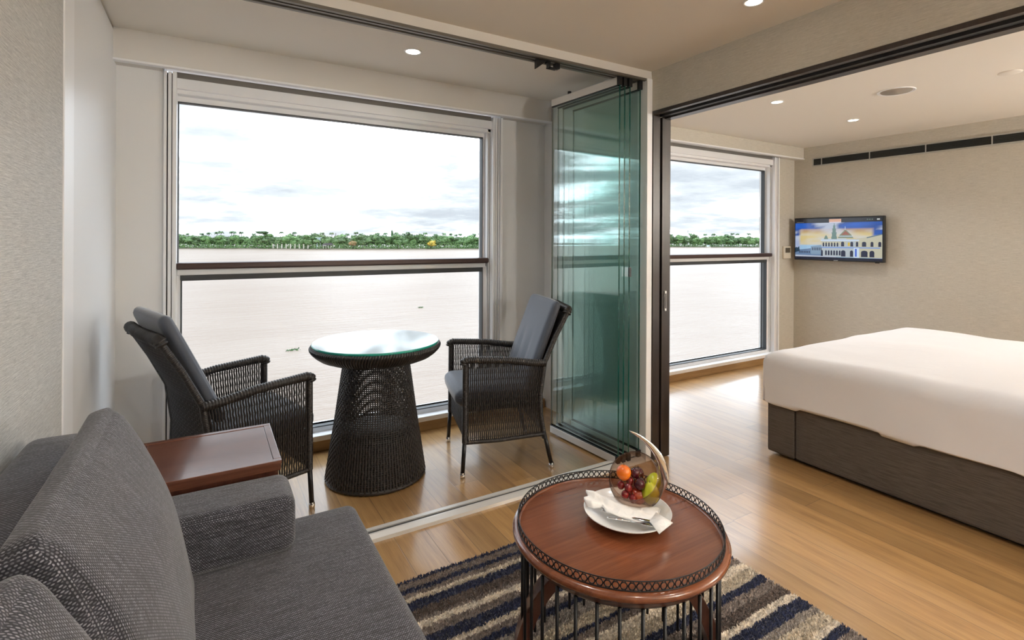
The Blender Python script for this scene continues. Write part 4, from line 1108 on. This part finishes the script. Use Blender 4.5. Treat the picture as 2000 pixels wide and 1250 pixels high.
# fruit
def m_fruit(name, c1, c2, rough=.35, sc=12):
    m = mat(name, c1, rough, coat=.3, Subsurface_Weight=.05); t, b = BS(m)
    L(t, ramp(t, noise_(t, coords(t), sc, 3), [(.35, c2), (.65, c1)]), b.inputs['Base Color']); return m
M['orange'] = m_fruit('orange_peel', (.80, .20, .010), (.66, .11, .006)); t, b = BS(M['orange']); bump(t, b, noise_(t, coords(t), 420, 2), .2, .001)
M['pear'] = m_fruit('yellow_green_skin', (.62, .60, .035), (.46, .56, .03)); M['plum'] = m_fruit('dark_plum_skin', (.075, .006, .012), (.03, .003, .010), .15)
M['grape'] = m_fruit('red_grape_skin', (.27, .020, .018), (.12, .010, .016), .12, 30); M['apple'] = m_fruit('red_apple_skin', (.42, .07, .018), (.26, .018, .012), .2, 8)
M['stem'] = mat('brown_stem', (.10, .06, .03), .8)
def fruit(name, label, p, r_, m, h=1.0, neck=0, tilt=(0, 0), group=None, stem=True):
    t_ = thing(name, label, 'fruit', tuple(BC+vw3(*p)), 0, group); prof = []
    for i in range(17):
        th = pi*i/16; z = -cos(th)*r_*h; q = sin(th)*r_
        if neck and z > 0: q *= 1-neck*(z/(r_*h))
        if name == 'apple' and i > 12: z -= (i-12)*.06*r_
        prof.append((max(0, q) if 0 < i < 16 else 0, z))
    MB().lathe(prof, seg=28).build('flesh', m, t_)
    if stem: MB().tube([(0, 0, prof[-1][1]-.003), (.001, .001, prof[-1][1]+.006)], .0012, 6).build('stem', 'stem', t_)
    t_.rotation_euler = (tilt[0], tilt[1], 0); return t_
fruit('orange', 'small orange resting high on the left in the glass bowl', (-.040, -.008, .028), .0225, 'orange', 1.02)
fruit('pear', 'yellow green pear at the lower right of the glass bowl', (.036, -.032, -.022), .0275, 'pear', 1.35, .35, (R(10), R(-14)))
fruit('pear', 'second pale green pear behind the front pear in the bowl', (.053, -.006, .000), .022, 'pear', 1.2, .2, (0, R(20)))
fruit('apple', 'orange red apple in the middle bottom of the glass bowl', (.001, -.014, -.038), .029, 'apple', .95)
fruit('plum', 'dark purple plum at the top of the fruit heap', (-.004, -.006, .026), .0155, 'plum', 1.05)
fruit('plum', 'dark plum in the centre just above the apple', (.004, -.030, .003), .0175, 'plum', 1.0)
fruit('plum', 'dark plum hidden behind the top plum in the bowl', (.012, .022, .012), .018, 'plum', 1.0)
for i, (p, lab) in enumerate((((-.030, -.026, -.010), 'red grape just below the small orange'), ((-.040, -.028, -.031), 'lowest left red grape in the glass bowl'), ((-.019, -.040, -.037), 'shiny red grape in front of the apple'), ((-.022, -.012, .004), 'red grape between the orange and the centre plum'), ((-.048, -.006, -.012), 'red grape against the left side of the bowl'))):
    fruit('grape', lab, p, .0115, 'grape', 1.15, group='red grapes in the glass bowl')

# ------------------------------------------------------------------ bed
XB0, XB1, YB0, YF = 2.95, 4.72, -.10, 1.905
t_ = thing('bed', 'wide bed on a taupe fabric base in the bedroom', 'bed', (0, 0, 0))
MB().box(XB0+.05, XB1-.05, YB0, YF-.05, 0, .03).build('plinth', 'black', t_)
mb = MB(); softbox(mb, ((XB0+XB1)/2, YF-.085, .18), ((XB1-XB0)/2, .085, .162), .012, (0, 0, 0), 10); mb.build('foot_panel', 'bed_fabric', t_, uv=True)
mb = MB(); softbox(mb, (XB0+.05, (YB0+YF-.175)/2, .18), (.05, (YF-.175-YB0)/2, .158), .012, (.003, 0, 0), 14); mb.build('side_panel', 'bed_fabric', t_, uv=True)
mb = MB(); softbox(mb, (XB1-.05, (YB0+YF-.175)/2, .18), (.05, (YF-.175-YB0)/2, .158), .012, (.003, 0, 0), 10); mb.build('side_panel', 'bed_fabric', t_, uv=True)
mb = MB(); softbox(mb, ((XB0+XB1)/2, (YB0+YF)/2, .43), ((XB1-XB0)/2-.03, (YF-YB0)/2-.03, .13), .05, (0, 0, 0), 10); mb.build('mattress', 'linen', t_)
MB().box(XB0, XB1, YB0-.08, YB0, 0, 1.1).build('headboard', 'bed_fabric', t_, uv=True, bevel=.01)
# duvet: puffed top falling over the sides
nx, ny = 90, 100; V = []; Fc = []
ext = .30
def duvet(u, v):
    # u across (x), v along (y) in metres of cloth measured from the top's edges
    wx, wy = XB1-XB0, YF-YB0
    x = u; y = v; z = .612; dx = 0; dy = 0
    def fold(a, lo, hi, rad):
        if a < lo: o = lo-a
        elif a > hi: o = a-hi
        else: return a, 0
        if o < rad*pi/2:
            t = o/rad; p, d = rad*sin(t), rad*(1-cos(t))
        else: p, d = rad, rad+(o-rad*pi/2)
        return (lo-p if a < lo else hi+p), d
    r_ = .05
    x, d1 = fold(x, r_, wx-r_, r_+.008); y, d2 = fold(y, r_, wy-r_, r_+.008)
    cu, cv = min(1, max(0, u/wx)), min(1, max(0, v/wy))
    puff = .066*(max(0, sin(pi*cu))**.55)*(max(0, sin(pi*min(1, cv*.5+.5)))**.55)
    n_ = noise.noise(Vector((u*2.2, v*2.0, 3)))*.014+noise.noise(Vector((u*5, v*4.2, 7)))*.005
    d = max(d1, d2)
    zz_ = z+puff*(1 if d < .02 else max(0, 1-(d-.02)/.10))+n_*(1 if d < .05 else .3)-d
    if d > .08:
        wv_ = .008*noise.noise(Vector((u*3.0, v*3.0, 0)))*min(1, (d-.08)/.15)
        if d1 > d2: x += wv_*(1 if x > wx/2 else -1)
        else: y += wv_
    lim = .320+.010*noise.noise(Vector((u*2.3, v*2.3, 5)))
    return Vector((XB0+x, YB0+y, max(lim, zz_)))
us = list(np.linspace(-ext, 0.1, 26))+list(np.linspace(.1, XB1-XB0-.1, 50))[1:]+list(np.linspace(XB1-XB0-.1, XB1-XB0+ext, 20))[1:]
vs_ = list(np.linspace(0, YF-YB0-.1, 70))+list(np.linspace(YF-YB0-.1, YF-YB0+ext, 26))[1:]
for u in us:
    for v in vs_: V.append(duvet(u, v))
nv_ = len(vs_)
for i in range(len(us)-1):
    for j in range(nv_-1): a = i*nv_+j; Fc.append((a, a+nv_, a+nv_+1, a+1))
o = MB().add(V, Fc, True).build('duvet', 'linen')
sm = o.modifiers.new('thickness', 'SOLIDIFY'); sm.thickness = .012; sm.offset = 1
tag(o, 'smooth white duvet draped over the bed nearly to the base', 'duvet')
